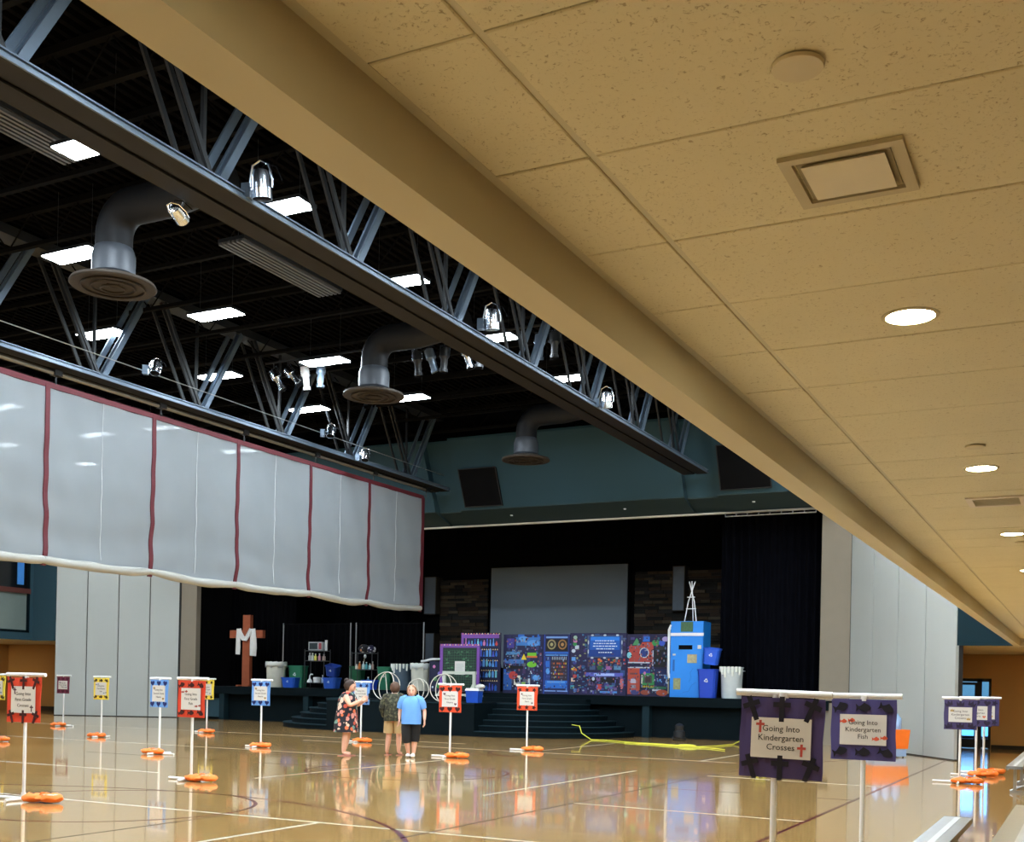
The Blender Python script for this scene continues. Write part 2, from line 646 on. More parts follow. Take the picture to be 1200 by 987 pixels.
# outside
struct(MB().box(-30, 48.01, -0.3, 20, 90, -0.02).build('ground_outside', mat('pale_concrete', (190, 190, 186), 0.9)))
struct(MB().box(-12, 37.1, -0.05, 6, 49, -0.0).build('path_outside', mat('pale_concrete', (190, 190, 186), 0.9)))
b = MB().box(-14, 70, 0, 14, 74, 2.6)
struct(b.build('wall_far_building', mat('buff_brick', (150, 128, 110), 0.9)))

# ------------------------------------------------------------------ setting: angled partitions beside the stage
def partition(name, p0, p1, n, height, z0=0.03):
    root = group_struct(name, (p0[0], p0[1], 0))
    d = Vector((p1[0] - p0[0], p1[1] - p0[1], 0))
    root.rotation_euler = (0, 0, math.atan2(d.y, d.x))
    L = d.length
    w = L / n
    back = MB().box(0, 0.02, 0, L, 0.12, 10.9)
    back.build('backing', seam_m, root)
    pm = None
    for i in range(n):
        if pm is None:
            pm = MB().box(0.02, -0.06, z0, w - 0.02, 0.04, height).build('panel', panel_m, root)
            pm.location = (0, 0, 0)
        else:
            link_copy(pm, root, (w * i, 0, 0))
    MB().box(0, -0.06, height + 0.02, L, 0.1, 10.9).build('upper_wall', teal_m, root)
    MB().box(0, -0.065, 0.0, L, -0.055, 0.03).build('bottom_seal', seam_m, root)
    return root

partition('wall_partition_right', (-6.37, 34.8), (-2.84, 29.35), 4, 7.1)
partition('wall_partition_left', (-37.62, 32.5), (-33.33, 35.1), 4, 7.1)
struct(MB().box(-7.30, 34.75, 0, -6.42, 35.0, 10.9).build('wall_jamb_right', strip_m))
struct(MB().box(-6.42, 34.74, 0, -6.36, 35.0, 10.9).build('trim_1', seam_m))
struct(MB().box(-33.25, 35.0, 0, -32.42, 35.25, 10.9).build('wall_jamb_left', strip_m))
struct(MB().box(-33.34, 34.98, 0, -33.24, 35.25, 10.9).build('trim_2', seam_m))

# ------------------------------------------------------------------ setting: far (left) side of the gym
wl = MB()
wl.box(-39.1, -4, 3.06, -38.9, 27.2, 10.9)
wl.box(-39.1, 27.2, 3.06, -38.9, 32.6, 3.36)
wl.box(-39.1, 27.2, 6.6, -38.9, 32.6, 10.9)
wl.box(-39.1, 32.25, 3.36, -38.9, 32.6, 6.6)
struct(wl.build('wall_left', teal_m))
struct(MB().box(-38.9, 32.42, 3.05, -37.6, 32.58, 10.9).build('wall_left_header', teal_m))
wn = group_struct('window_1', (-38.95, 27.2, 3.36))
MB().box(-0.06, 0, 0, 0.06, 0.12, 3.24).box(-0.06, 4.93, 0, 0.06, 5.05, 3.24).box(-0.06, 0, 0, 0.06, 5.05, 0.1).build('window_frame', teal_dark_m, wn)
for y0, y1 in ((0.12, 1.75), (1.8, 3.35), (3.4, 4.93)):
    MB().box(-0.01, y0, 0.1, 0.01, y1, 1.6).build('pane', mat('grey_green_glass', (104, 116, 112), 0.15, var=0.05), wn)
    MB().box(-0.01, y0, 1.78, 0.01, y1, 3.2).build('pane', mat('black_glass', (8, 10, 14), 0.12), wn)
MB().box(-0.02, 0, 1.6, 0.12, 5.05, 1.8).build('window_rail', mat('red_brown_rail', (78, 40, 34), 0.5), wn)
MB().box(0.01, 4.45, 1.95, 0.05, 4.75, 2.9).build('blue_banner', mat('sky_blue_cloth', (60, 130, 205), 0.7), wn)
struct(MB().box(-46, -4, 3.06, -39.1, 37, 3.2).build('ceiling_far_aisle', soffit_m))
struct(MB().box(-46.2, -4, 0, -46, 37, 3.2).build('wall_far_aisle', tan_wall_m))
struct(MB().box(-46, 37, 0, -33.3, 37.2, 3.3).build('wall_far_aisle_end', tan_wall_m))
struct(MB().box(-45.9, 36.93, 0, -33.4, 37.0, 0.18).build('baseboard_far_aisle', seam_m))
struct(MB().prism([(-39.1, 32.6), (-37.75, 32.62), (-33.4, 35.28), (-33.4, 37.2), (-39.1, 37.2)], 3.05, 3.3).build('ceiling_far_corner', soffit_m))

# ------------------------------------------------------------------ setting: roof
roof = MB()
roof.box(-39.1, -4, 10.9, -1.4, 43, 11.1)
roofo = struct(roof.build('ceiling_gym_roof', roof_m))
b = MB()
x = -38.8
while x < -1.7:
    b.box(x, -3.9, 10.80, x + 0.09, 33.5, 10.9)
    x += 0.22
b.build('deck_rib', roof_m, roofo, kind='stuff')
joist_p = None
jm = mat('black_joist', (15, 14, 13), 0.9, var=0.15, spec=0.05)
y = 2.0
while y < 33:
    if joist_p is None:
        b = MB()
        b.box(-38.9, -0.06, 10.66, -1.62, 0.06, 10.78)
        b.box(-38.9, -0.05, 10.0, -1.62, 0.05, 10.08)
        xx = -38.5
        s = 0
        while xx < -2.4:
            a, c = (10.04, 10.7) if s % 2 else (10.7, 10.04)
            b.tube((xx, 0, a), (xx + 0.62, 0, c), 0.016, n=5)
            xx += 0.62
            s += 1
        joist_p = b.build('bar_joist', jm, roofo)
        joist_p.location = (0, y, 0)
    else:
        link_copy(joist_p, roofo, (0, y, 0))
    y += 1.9

# teal proscenium bulkhead (profile in Y,Z swept along X), recessed beside each truss
pros = group_struct('wall_proscenium', (0, 0, 0))
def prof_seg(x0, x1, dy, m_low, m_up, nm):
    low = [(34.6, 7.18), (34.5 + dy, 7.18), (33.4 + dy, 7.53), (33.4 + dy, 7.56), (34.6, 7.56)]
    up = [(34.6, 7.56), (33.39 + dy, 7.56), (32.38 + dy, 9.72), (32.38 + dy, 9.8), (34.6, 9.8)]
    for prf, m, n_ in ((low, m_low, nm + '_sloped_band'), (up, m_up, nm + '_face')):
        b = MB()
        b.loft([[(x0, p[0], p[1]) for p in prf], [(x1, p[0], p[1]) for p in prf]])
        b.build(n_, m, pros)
band_m = mat('shaded_teal_paint', (27, 48, 52), 0.75, var=0.05)  # darker teal holds the shade of the down-facing band
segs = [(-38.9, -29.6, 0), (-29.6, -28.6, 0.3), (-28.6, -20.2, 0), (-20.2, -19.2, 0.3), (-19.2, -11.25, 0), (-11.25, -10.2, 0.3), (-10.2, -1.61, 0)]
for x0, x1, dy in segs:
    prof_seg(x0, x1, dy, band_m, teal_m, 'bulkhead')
MB().box(-38.9, 33.6, 9.8, -1.61, 34.6, 10.9).build('upper_bulkhead', black_m, pros)
MB().box(-33.3, 34.40, 7.13, -6.3, 34.52, 7.18).build('light_edge_trim', mat('pale_edge_trim', (190, 186, 176), 0.6), pros)
MB().box(-39, 34.5, 7.2, -33.2, 34.8, 10.9).build('side_bulkhead', teal_m, pros)
for sx in (-17.5, -13.4, -9.2):
    MB().lathe([(0.0, -0.02), (0.045, -0.01), (0.05, 0.02)], (sx, 33.9, 7.36), 10).build('sprinkler_head', white_pvc, pros, True)
b = MB()
b.tube((-10.2, 34.3, 7.02), (-7.4, 34.3, 7.02), 0.02).tube((-10.2, 34.3, 7.14), (-7.4, 34.3, 7.14), 0.02)
for i in range(9):
    b.tube((-10.2 + 0.35 * i, 34.3, 7.02), (-10.2 + 0.35 * i, 34.3, 7.14), 0.012, n=5)
tag(b.build('lighting_ladder', alu_m), 'thin aluminium ladder rail under the teal bulkhead by the soffit', 'rail')

# speaker grilles set in the bulkhead face
def grille(x0, x1, z0, z1, label):
    t = thing('speaker_grille', label, 'speaker', ((x0 + x1) / 2, 0, 0), 0, 'black speaker grilles in the teal bulkhead')
    y0 = 33.39 - (z0 - 7.56) * (1.01 / 2.16)
    y1 = 33.39 - (z1 - 7.56) * (1.01 / 2.16)
    w = (x1 - x0) / 2
    b = MB()
    b.loft([[(-w, y0 - 0.10, z0), (w, y0 - 0.10, z0), (w, y0 + 0.12, z0), (-w, y0 + 0.12, z0)], [(-w, y1 - 0.10, z1), (w, y1 - 0.10, z1), (w, y1 + 0.12, z1), (-w, y1 + 0.12, z1)]])
    b.build('grille_cloth', black_m, t)
    b = MB()
    for s in (-1, 1):
        b.tube((s * w, y0 - 0.10, z0), (s * w, y1 - 0.10, z1), 0.018, n=5)
    b.tube((-w, y0 - 0.10, z0), (w, y0 - 0.10, z0), 0.018, n=5).tube((-w, y1 - 0.10, z1), (w, y1 - 0.10, z1), 0.018, n=5)
    b.build('grille_frame', seam_m, t)
grille(-18.95, -17.54, 7.62, 8.80, 'black speaker grille in teal bulkhead beside the hanging divider curtain')
grille(-10.05, -8.5, 7.66, 8.9, 'black speaker grille in teal bulkhead by the end of the steel truss')

# ------------------------------------------------------------------ setting: stage
stage = group_struct('stage_platform', (0, 0, 0))
ST = 1.34
MB().box(-32.6, 34.75, ST - 0.06, -6.9, 42.4, ST).build('stage_deck', mat('black_stage_floor', (12, 15, 18), 0.7, spec=0.15), stage)
MB().box(-32.6, 34.68, ST - 0.30, -7.0, 34.80, ST).build('stage_fascia', teal_dark_m, stage)
MB().box(-32.5, 35.0, 0, -7.2, 35.2, ST - 0.3).build('stage_skirt', teal_dark_m, stage)
for xx in (-30.75, -26.6, -12.85):
    MB().box(xx - 0.12, 34.72, 0, xx + 0.12, 35.05, ST - 0.3).build('stage_post', teal_lip_m, stage)
MB().box(-32.4, 34.93, 0.1, -30.9, 35.0, 0.85).build('access_panel', teal_m, stage)
TH = 1.03
cx0, cx1, cyc = -22.5, -16.9, 34.2
b = MB()
b.box(cx0, 30.5, 0, cx1, 34.75, TH)
b.build('thrust_block', teal_dark_m, stage)
MB().box(cx0, 30.47, TH - 0.035, cx1, 30.50, TH + 0.004).build('thrust_edge', teal_lip_m, stage)
for cx, a0, a1 in ((cx1, -PI / 2, 0.12), (cx0, PI - 0.12, 1.5 * PI)):
    for i in range(6):
        r = 3.7 - 0.3 * i
        pts = [(cx, cyc)] + [(cx + r * math.cos(a0 + (a1 - a0) * k / 20), cyc + r * math.sin(a0 + (a1 - a0) * k / 20)) for k in range(21)]
        z0, z1 = TH / 6 * i, TH / 6 * (i + 1)
        b = MB().prism(pts, z0, z1 - 0.03)
        pts2 = [(cx, cyc)] + [(cx + (r + 0.025) * math.cos(a0 + (a1 - a0) * k / 20), cyc + (r + 0.025) * math.sin(a0 + (a1 - a0) * k / 20)) for k in range(21)]
        b.build('step', teal_dark_m, stage)
        MB().prism(pts2, z1 - 0.03, z1).build('step_tread', teal_lip_m, stage)
b = MB().box(-24.6, 34.3, TH, -14.8, 34.72, TH + 0.155)
b.build('upper_step', teal_dark_m, stage)

# stage house
struct(MB().box(-33.4, 42.4, 0, -6.3, 42.6, 11).build('wall_stage_back', black_m))
struct(MB().box(-33.4, 35.25, 0, -33.2, 42.6, 11).build('wall_stage_left', black_m))
struct(MB().box(-6.4, 35.0, 0, -6.2, 42.6, 11).build('wall_stage_right', black_m))

stone_ms = [mat('ledgestone_%s' % n_, c_, 0.9, var=0.25, scale=8, bump=0.6, bscale=25) for n_, c_ in
            (('umber', (50, 38, 27)), ('slate', (34, 32, 30)), ('ochre', (62, 48, 31)), ('charcoal', (22, 20, 18)), ('buff', (72, 62, 48)))]
def stone_wall(name, x0, x1, z0, z1):
    root = group_struct(name, (0, 42.3, 0))
    MB().box(x0, 0.0, z0, x1, 0.1, z1).build('mortar_bed', black_m, root)
    z = z0
    while z < z1 - 0.05:
        h = random.choice((0.10, 0.13, 0.16))
        h = min(h, z1 - z)
        x = x0
        while x < x1 - 0.05:
            w = min(random.uniform(0.35, 0.85), x1 - x)
            d = random.uniform(0.05, 0.13)
            e = 0.008
            MB().loft([[(x + e, 0, z + e), (x + w - e, 0, z + e), (x + w - e, 0, z + h - e), (x + e, 0, z + h - e)],
                       [(x + e, -d + 0.02, z + e), (x + w - e, -d, z + e), (x + w - e * 2, -d + 0.01, z + h - e), (x + e, -d, z + h - e)]]).build('stone', random.choice(stone_ms), root)
            x += w
        z += h
stone_wall('wall_stone_left', -25.2, -22.85, 3.1, 6.12)
stone_wall('wall_stone_right', -16.2, -12.3, 3.1, 6.25)

tag(MB().box(-22.72, 42.15, 2.2, -16.38, 42.28, 6.62).build('screen_border', black_m), 'black border frame behind the pale projection screen', 'screen frame')
sc = thing('projection_screen', 'large pale grey projection screen on the stage back wall', 'screen', (-19.54, 42.1, 2.3))
MB().box(-3.08, -0.03, 0.05, 3.08, 0.03, 4.28).build('screen_surface', mat('grey_screen_fabric', (118, 130, 142), 0.85, var=0.03, scale=0.5), sc)
MB().tube((-3.1, 0, 4.30), (3.1, 0, 4.30), 0.05).build('top_roller', black_m, sc)

for x, z0, z1, w, lab in ((-25.5, 4.62, 6.25, 0.60, 'tall pale acoustic panel left of stone strip, upper of two'), (-25.48, 2.6, 3.81, 0.46, 'short pale acoustic panel below another, beside black drape'),
                          (-14.25, 4.64, 6.39, 0.50, 'tall pale acoustic panel in front of the stone wall above blue locker')):
    t = thing('acoustic_panel', lab, 'panel', (x, 41.9, z0))
    MB().box(-w / 2 + 0.03, -0.05, 0.03, w / 2 - 0.03, 0.05, z1 - z0 - 0.03).build('panel_face', mat('pale_blue_grey_cloth', (104, 114, 126), 0.85), t)
    b = MB()
    b.box(-w / 2, -0.06, 0, -w / 2 + 0.03, 0.5, z1 - z0).box(w / 2 - 0.03, -0.06, 0, w / 2, 0.5, z1 - z0).box(-w / 2, -0.06, 0, w / 2, 0.5, 0.03).box(-w / 2, -0.06, z1 - z0 - 0.03, w / 2, 0.5, z1 - z0)
    b.build('panel_frame', mat('dark_wood_frame', (58, 50, 40), 0.7), t)

def drape(name, label, x0, x1, y, z0, z1, m, amp=0.09, wl_=0.32, cat='curtain'):
    """pleated cloth with thickness"""
    n = max(12, int((x1 - x0) / wl_ * 10))
    front, back = [], []
    for i in range(n + 1):
        x = x0 + (x1 - x0) * i / n
        ph = 2 * PI * (x - x0) / wl_ + 0.8 * math.sin(x * 1.7)
        d = amp * math.sin(ph) * (0.75 + 0.25 * math.sin(x * 2.3))
        front.append((x, y + d - 0.012))
        back.append((x, y + d + 0.012))
    pts = front + back[::-1]
    o = MB().prism(pts, z0, z1).build(name, m, None, True)
    return tag(o, label, cat)
drape('stage_curtain', 'tall midnight black stage leg curtain beside the right jamb', -10.8, -7.4, 36.0, ST + 0.02, 7.35, velvet_blue_m, 0.1, 0.26)
drape('stage_curtain', 'tall black stage leg curtain behind the wooden cross', -33.0, -29.6, 37.8, ST + 0.02, 7.35, velvet_m, 0.1, 0.3)
drape('stage_border', 'black border drape hung across the top of the stage', -33.1, -6.5, 38.4, 6.75, 9.6, velvet_m, 0.05, 0.5)
drape('stage_curtain', 'black backdrop curtain between drape and stone strip', -29.6, -25.9, 40.5, ST + 0.02, 7.2, velvet_m, 0.08, 0.3)
drape('stage_curtain', 'black backdrop curtain right of the stone wall', -12.3, -6.6, 41.5, ST + 0.02, 7.2, velvet_m, 0.08, 0.3)
# pipe and drape bays
for i, (x0, x1) in enumerate(((-29.95, -26.55), (-26.28, -23.1))):
    lab = ('black pipe and drape bay behind the cream bin and first wire shelf', 'black pipe and drape bay behind the second wire shelf')[i]
    t = thing('pipe_and_drape', lab, 'drape', (x0, 37.5, ST))
    w = x1 - x0
    for px in (0, w):
        MB().tube((px, 0, 0.01), (px, 0, 2.66), 0.025, n=10).build('pole', alu_m, t, True)
        MB().box(px - 0.2, -0.2, 0, px + 0.2, 0.2, 0.012).build('base_plate', black_m, t)
    MB().tube((0, 0, 2.62), (w, 0, 2.62), 0.02, n=8).build('crossbar', black_m, t, True)
    n = int(w / 0.03)
    fr = [(0.05 + (w - 0.1) * k / n, 0.05 * math.sin(k * 0.62) - 0.006) for k in range(n + 1)]
    bk = [(p[0], p[1] + 0.012) for p in fr][::-1]
    MB().prism(fr + bk, 0.02, 2.60).build('drape_panel', velvet_m, t, True)

# ------------------------------------------------------------------ steel trusses
def truss(x, label):
    t = thing('roof_truss', label, 'truss', (x, 0, 0), 0, 'long steel roof trusses')
    b = MB()
    # wide double bottom chord
    b.box(0.05, -3.9, 8.12, 0.38, 32.85, 8.15).box(0.30, -3.9, 8.15, 0.33, 32.85, 8.22)
    b.box(-0.38, -3.9, 8.12, -0.03, 32.85, 8.15).box(-0.33, -3.9, 8.15, -0.30, 32.85, 8.22)
    b.box(-0.30, -3.9, 8.16, 0.30, 32.85, 8.18)
    b.build('bottom_chord', mat('brown_black_steel', (26, 23, 21), 0.6, var=0.12, spec=0.15), t)
    b = MB()
    b.box(0.26, -3.9, 8.22, 0.40, 32.85, 8.24)
    b.box(0.38, -3.9, 8.125, 0.41, 32.85, 8.165)
    b.box(0.34, -3.9, 8.165, 0.365, 32.85, 8.22)
    b.build('chord_flange', steel_hi_m, t)  # bright highlight along the chord edge, painted as lighter steel
    b = MB()
    b.box(-0.25, -3.9, 10.45, 0.25, 32.6, 10.65)
    b.build('top_chord', steel_m, t)
    nodes = [8.3 + 3.2 * k for k in range(-3, 8)]
    for yn in nodes:
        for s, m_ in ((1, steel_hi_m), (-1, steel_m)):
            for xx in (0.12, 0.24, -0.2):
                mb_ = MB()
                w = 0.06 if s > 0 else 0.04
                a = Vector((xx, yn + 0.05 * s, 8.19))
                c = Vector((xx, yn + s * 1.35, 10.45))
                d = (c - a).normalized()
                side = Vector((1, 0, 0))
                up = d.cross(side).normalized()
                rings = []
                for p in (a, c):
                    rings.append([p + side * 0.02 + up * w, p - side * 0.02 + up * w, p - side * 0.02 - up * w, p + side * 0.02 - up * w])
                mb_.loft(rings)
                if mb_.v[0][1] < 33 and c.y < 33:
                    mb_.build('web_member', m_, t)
        if 0 < yn < 32:
            MB().box(-0.03, yn - 0.03, 8.18, 0.03, yn + 0.03, 10.45).build('web_post', steel_m, t)
    return t
truss(-10.72, 'steel roof truss running above the court beside the tan soffit')
truss(-19.72, 'steel roof truss above the hanging white divider curtain')
truss(-28.72, 'steel roof truss hidden behind the divider curtain')

# ------------------------------------------------------------------ divider curtain under the centre truss
dc = thing('divider_curtain', 'white mesh gym divider curtain with maroon webbing, half raised under truss', 'curtain', (-19.7, 0, 0))
straps = [7.6, 10.6, 13.63, 16.65, 19.7, 22.65, 25.7, 28.62, 31.7]
def zb(y):
    return 4.05 + 0.02 * math.sin(y * 1.05) + 0.008 * math.sin(y * 2.9)
def ztop(y):
    return 7.76
def cx(y, z):
    f = (7.76 - z) / 3.7
    return 0.05 * math.sin(y * 2.1 + 0.6 * z) * f + 0.022 * math.sin(z * 7.5 + 2.0 * math.sin(y * 0.8)) * f + 0.012 * math.sin(y * 6.3 + z * 2.2)
for a, c in zip(straps[:-1], straps[1:]):
    ny, nz = 36, 34
    fr, bk = [], []
    for j in range(nz + 1):
        row_f, row_b = [], []
        for i in range(ny + 1):
            y = a + (c - a) * i / ny
            z = ztop(y) + (zb(y) - ztop(y)) * j / nz
            x = cx(y, z)
            row_f.append((x + 0.004, y, z))
            row_b.append((x - 0.004, y, z))
        fr.append(row_f)
        bk.append(row_b)
    b = MB()
    b.loft([fr[j] + bk[j][::-1] for j in range(nz + 1)])
    b.build('mesh_panel', curtain_m, dc, True)
    # pull cord down the middle of the panel
    ym = (a + c) / 2
    pts = [(cx(ym, z) + 0.02, ym, z) for z in [7.7 - 0.25 * k for k in range(15)]]
    MB().path(pts, 0.008, 5).build('pull_cord', mat('pale_cord', (186, 190, 194), 0.6), dc)
    # gathered roll at the bottom
    pts, rr = [], []
    for i in range(25):
        y = a + (c - a) * i / 24
        e = abs(i / 24 - 0.5) * 2
        pts.append((0.02 + cx(y, zb(y)), y, zb(y) + 0.03 - 0.06 * (1 - e * e)))
        rr.append(0.10 - 0.022 * e ** 6 + 0.008 * math.sin(y * 5))
    MB().path(pts, rr, 12).build('gathered_hem', hem_m, dc, True)
for y in straps:
    pts = []
    for k in range(31):
        z = 7.78 - (7.78 - zb(y) + 0.09) * k / 30
        pts.append((cx(y, max(z, zb(y))) , y + (0.05 * math.sin(z * 2.2 + y) if z < 5.2 else 0.0) * 0.6, z))
    b = MB()
    b.loft([[(p[0] + 0.03, p[1] - 0.055, p[2]), (p[0] + 0.03, p[1] + 0.055, p[2]), (p[0] - 0.03, p[1] + 0.055, p[2]), (p[0] - 0.03, p[1] - 0.055, p[2])] for p in pts])
    b.build('webbing_strap', maroon_m, dc)
MB().box(-0.02, straps[0] - 0.06, 7.70, 0.025, straps[-1] + 0.06, 7.82).build('top_webbing', maroon_m, dc)
MB().box(-0.02, straps[-1] + 0.0, 4.05, 0.03, straps[-1] + 0.12, 7.75).build('end_webbing', maroon_m, dc)
MB().tube((0.05, 5, 8.02), (0.05, 31.9, 8.02), 0.035, n=10).build('support_pipe', mat('galvanised_pipe', (138, 132, 120), 0.45, metal=0.5), dc, True)
MB().tube((0.45, 5, 8.62), (0.45, 32.3, 8.55), 0.012, n=6).build('hoist_cable', alu_m, dc)
for y in straps:
    MB().tube((0.03, y + 0.2, 7.8), (0.03, y + 0.2, 8.1), 0.018, n=6).box(-0.04, y + 0.1, 7.98, 0.12, y + 0.3, 8.10).build('hanger_clip', steel_m, dc)

# ------------------------------------------------------------------ high bay lights
bays = [(-13.35, 12.0), (-12.25, 14.95), (-12.3, 18.7), (-12.3, 22.6), (-12.2, 26.3),
        (-17.1, 15.0), (-17.0, 18.75), (-16.95, 22.6), (-16.95, 26.4), (-20.4, 18.75), (-20.35, 22.6), (-20.35, 26.4), (-17.1, 11.2),
        (-28.7, 18.75), (-28.7, 22.7), (-29.0, 26.5), (-28.8, 14.9), (-28.8, 11.2), (-24.8, 14.9), (-24.8, 7.5), (-33.5, 14.9), (-33.5, 22.6), (-33.5, 26.5), (-33.5, 18.75),
        (-3.3, 3.7), (-3.3, 7.5), (-3.3, 11.2), (-3.3, 15.0), (-3.3, 18.75), (-3.3, 22.6), (-6.6, 3.7), (-6.6, 7.5), (-6.6, 11.2), (-6.6, 15.0), (-6.6, 18.75), (-6.6, 22.6), (-6.6, 26.3), (-6.6, 30.0), (-3.3, 26.3), (-26.3, 30.3), (-26.3, 26.6), (-33.5, 30.0), (-12.3, 3.7), (-13.1, 7.5), (-17.1, 3.7), (-17.1, 7.5), (-20.4, 11.2), (-33.5, 7.5), (-24.8, 1.5), (-28.7, 3.7)]  # entries past the visible panels continue the grid, many added for their light
bay0 = None
for i, (x, y) in enumerate(bays):
    lab = {0: 'glowing high bay light beside the ribbed panel under the near truss', 1: 'glowing high bay light behind the first chrome theatre lamp on near truss', 2: 'glowing high bay light seen through near truss webs past first lamp',
           3: 'glowing high bay light behind the second chrome lamp on near truss', 4: 'glowing high bay light seen through truss webs closest to teal bulkhead', 5: 'glowing high bay light partly behind the first round diffuser',
           6: 'glowing high bay light in open roof between first and second diffusers', 7: 'glowing high bay light beside the hanging silver spotlights', 8: 'glowing high bay light touching the rim of the second diffuser',
           9: 'glowing high bay light below the first diffuser, crossed by truss posts', 10: 'glowing high bay light crossed by curtain truss webs, middle one', 11: 'glowing high bay light low by curtain truss web near second diffuser'}.get(i, 'glowing white high bay light past the visible ones, mostly added for light')
    if bay0 is None:
        bay0 = thing('high_bay_light', lab, 'ceiling light', (x, y, 9.5), 0, 'high bay lights over the court')
        MB().box(-0.60, -0.23, 0.0, 0.60, 0.23, 0.012).build('lens', bay_m, bay0)
        MB().box(-0.62, -0.25, 0.012, 0.62, 0.25, 0.07).box(-0.5, -0.12, 0.07, 0.5, 0.12, 0.13).build('housing', steel_m, bay0)
        for sx in (-0.45, 0.45):
            MB().tube((sx, 0, 0.13), (sx, 0, 1.28), 0.006, n=5).build('hanger_cable', steel_m, bay0)
    else:
        copy_tree(bay0, (x, y, 9.5), None, lab)

# ------------------------------------------------------------------ ducts with round diffusers
def duct_drop(y, label):
    t = thing('duct_drop', label, 'duct', (-15.0, y, 8.3), 0, 'round ceiling diffusers on duct drops')
    b = MB()
    b.lathe([(0.10, 0.06), (0.12, 0.02), (0.70, -0.02), (0.72, 0.0), (0.70, 0.05), (0.30, 0.16), (0.30, 0.2)], (0, 0, 0), 40)
    b.build('diffuser_cone', duct_rim_m, t, True)
    for r in (0.2, 0.36, 0.52):
        MB().path([(r * math.cos(a * PI / 20), r * math.sin(a * PI / 20), -0.03 - 0.02 * (r < 0.3)) for a in range(40)], 0.02, 6, closed=True).build('diffuser_ring', duct_rim_m, t, True)
    MB().lathe([(0.30, 0.14), (0.36, 0.2), (0.36, 0.52), (0.32, 0.64), (0.30, 0.66)], (0, 0, 0), 28).build('collar', mat('pale_duct_collar', (62, 66, 73), 0.5, metal=0.2), t, True)
    pts = [(0, 0, 0.6), (0, 0, 0.85)]
    for k in range(1, 9):
        a = PI / 2 * k / 8
        pts.append((0.45 * (1 - math.cos(a)), 0, 0.85 + 0.45 * math.sin(a)))
    pts += [(1.2, 0.05, 1.32), (2.4, 0.1, 1.5)]
    MB().path(pts, 0.31, 20).build('elbow_duct', duct_m, t, True)
    return t
duct_drop(14.0, 'grey duct drop with round diffuser, low between high bay lights, beside left truss')
duct_drop(21.9, 'grey duct drop with round diffuser above the middle of the divider curtain')
duct_drop(29.9, 'grey duct drop with round diffuser in front of the teal bulkhead')
b = MB()
b.tube((-12.25, 3, 9.85), (-12.25, 31.8, 9.85), 0.42, n=22)
md = thing('main_duct', 'long dark spiral main duct under the roof beside truss', 'duct', (0, 0, 0))
b.build('duct_run', duct_m, md, True)
for y in range(4, 31, 3):
    MB().lathe([(0.40, -0.03), (0.45, -0.03), (0.45, 0.03), (0.40, 0.03)], (0, 0, 0), 22).build('duct_flange', duct_m, md, True).rotation_euler = (PI / 2, 0, 0)
    md.children[-1].location = (-12.25, y, 9.85)

# ribbed radiant panels under the roof
for i, (y0, y1, lab) in enumerate(((8.5, 12.7, 'grey ribbed radiant panel hung near the upper left steel truss end'), (16.3, 19.4, 'grey ribbed radiant panel hung between two diffusers'))):
    t = thing('radiant_panel', lab, 'heater', (-14.45, y0, 9.8))
    MB().box(-0.32, 0, 0.03, 0.32, y1 - y0, 0.10).build('panel_back', steel_m, t)
    for k in range(6):
        MB().box(-0.30 + 0.105 * k, 0, -0.02, -0.245 + 0.105 * k, y1 - y0, 0.03).build('rib', mat('grey_rib', (74, 76, 80), 0.5), t)
    for yy in (0.2, y1 - y0 - 0.2):
        MB().tube((0, yy, 0.1), (0, yy, 0.85), 0.01, n=5).build('hanger_rod', steel_m, t)

# ------------------------------------------------------------------ theatre lights
def par_can(loc, label, tilt=0.0, rz=0.0, s=1.0):
    t = thing('stage_light', label, 'stage light', loc, rz, 'chrome theatre lamps on the trusses')
    Mx = Matrix.Rotation(tilt, 4, 'X') @ Matrix.Scale(s, 4)
    def put(mb_, nm, m_):
        mb_.v = [tuple(Mx @ Vector(p)) for p in mb_.v]
        mb_.build(nm, m_, t, True)
    put(MB().lathe([(0.05, 0.30), (0.12, 0.27), (0.15, 0.18), (0.155, 0.0), (0.165, -0.01), (0.165, -0.16), (0.15, -0.16), (0.14, -0.02)], (0, 0, 0), 20), 'can', chrome_m)
    put(MB().lathe([(0.15, -0.11), (0.02, -0.12)], (0, 0, 0), 20), 'lens', black_m)
    put(MB().path([(-0.19, 0, 0.0), (-0.20, 0, 0.12), (-0.14, 0, 0.36), (0, 0, 0.43), (0.14, 0, 0.36), (0.20, 0, 0.12), (0.19, 0, 0.0)], 0.018, 6), 'yoke', chrome_m)
    put(MB().path([(0, 0.0, 0.3), (0.05, 0.08, 0.40), (0.22, 0.1, 0.34), (0.34, 0.05, 0.1)], 0.012, 5), 'cable', black_m)
    return t
def clamp_arm(t, dx):
    MB().tube((0, 0, 0.02), (dx, 0, 0.02), 0.025, n=8).box(dx - 0.06, -0.06, -0.12, dx + 0.06, 0.06, 0.08).build('clamp', steel_hi_m, t)
for loc, lab in (((-10.12, 12.0, 8.28), 'chrome theatre lamp clamped to near truss, first one along it'), ((-10.12, 18.64, 8.43), 'chrome theatre lamp on the near truss above a hanging lamp cluster'), ((-10.12, 24.3, 8.25), 'chrome theatre lamp on the near truss close to the teal bulkhead')):
    t = par_can(loc, lab, 0.15, 0.2, 0.85)
    clamp_arm(t, -0.22)
for loc, lab in (((-18.95, 18.97, 8.6), 'small chrome lamp on the curtain truss above the second strap'), ((-18.95, 25.6, 8.55), 'small chrome lamp on the curtain truss near a diffuser'), ((-18.95, 27.3, 8.2), 'small chrome lamp low on the curtain truss by the last panels')):
    t = par_can(loc, lab, -0.35, 0.5, 0.7)
    clamp_arm(t, -0.22)
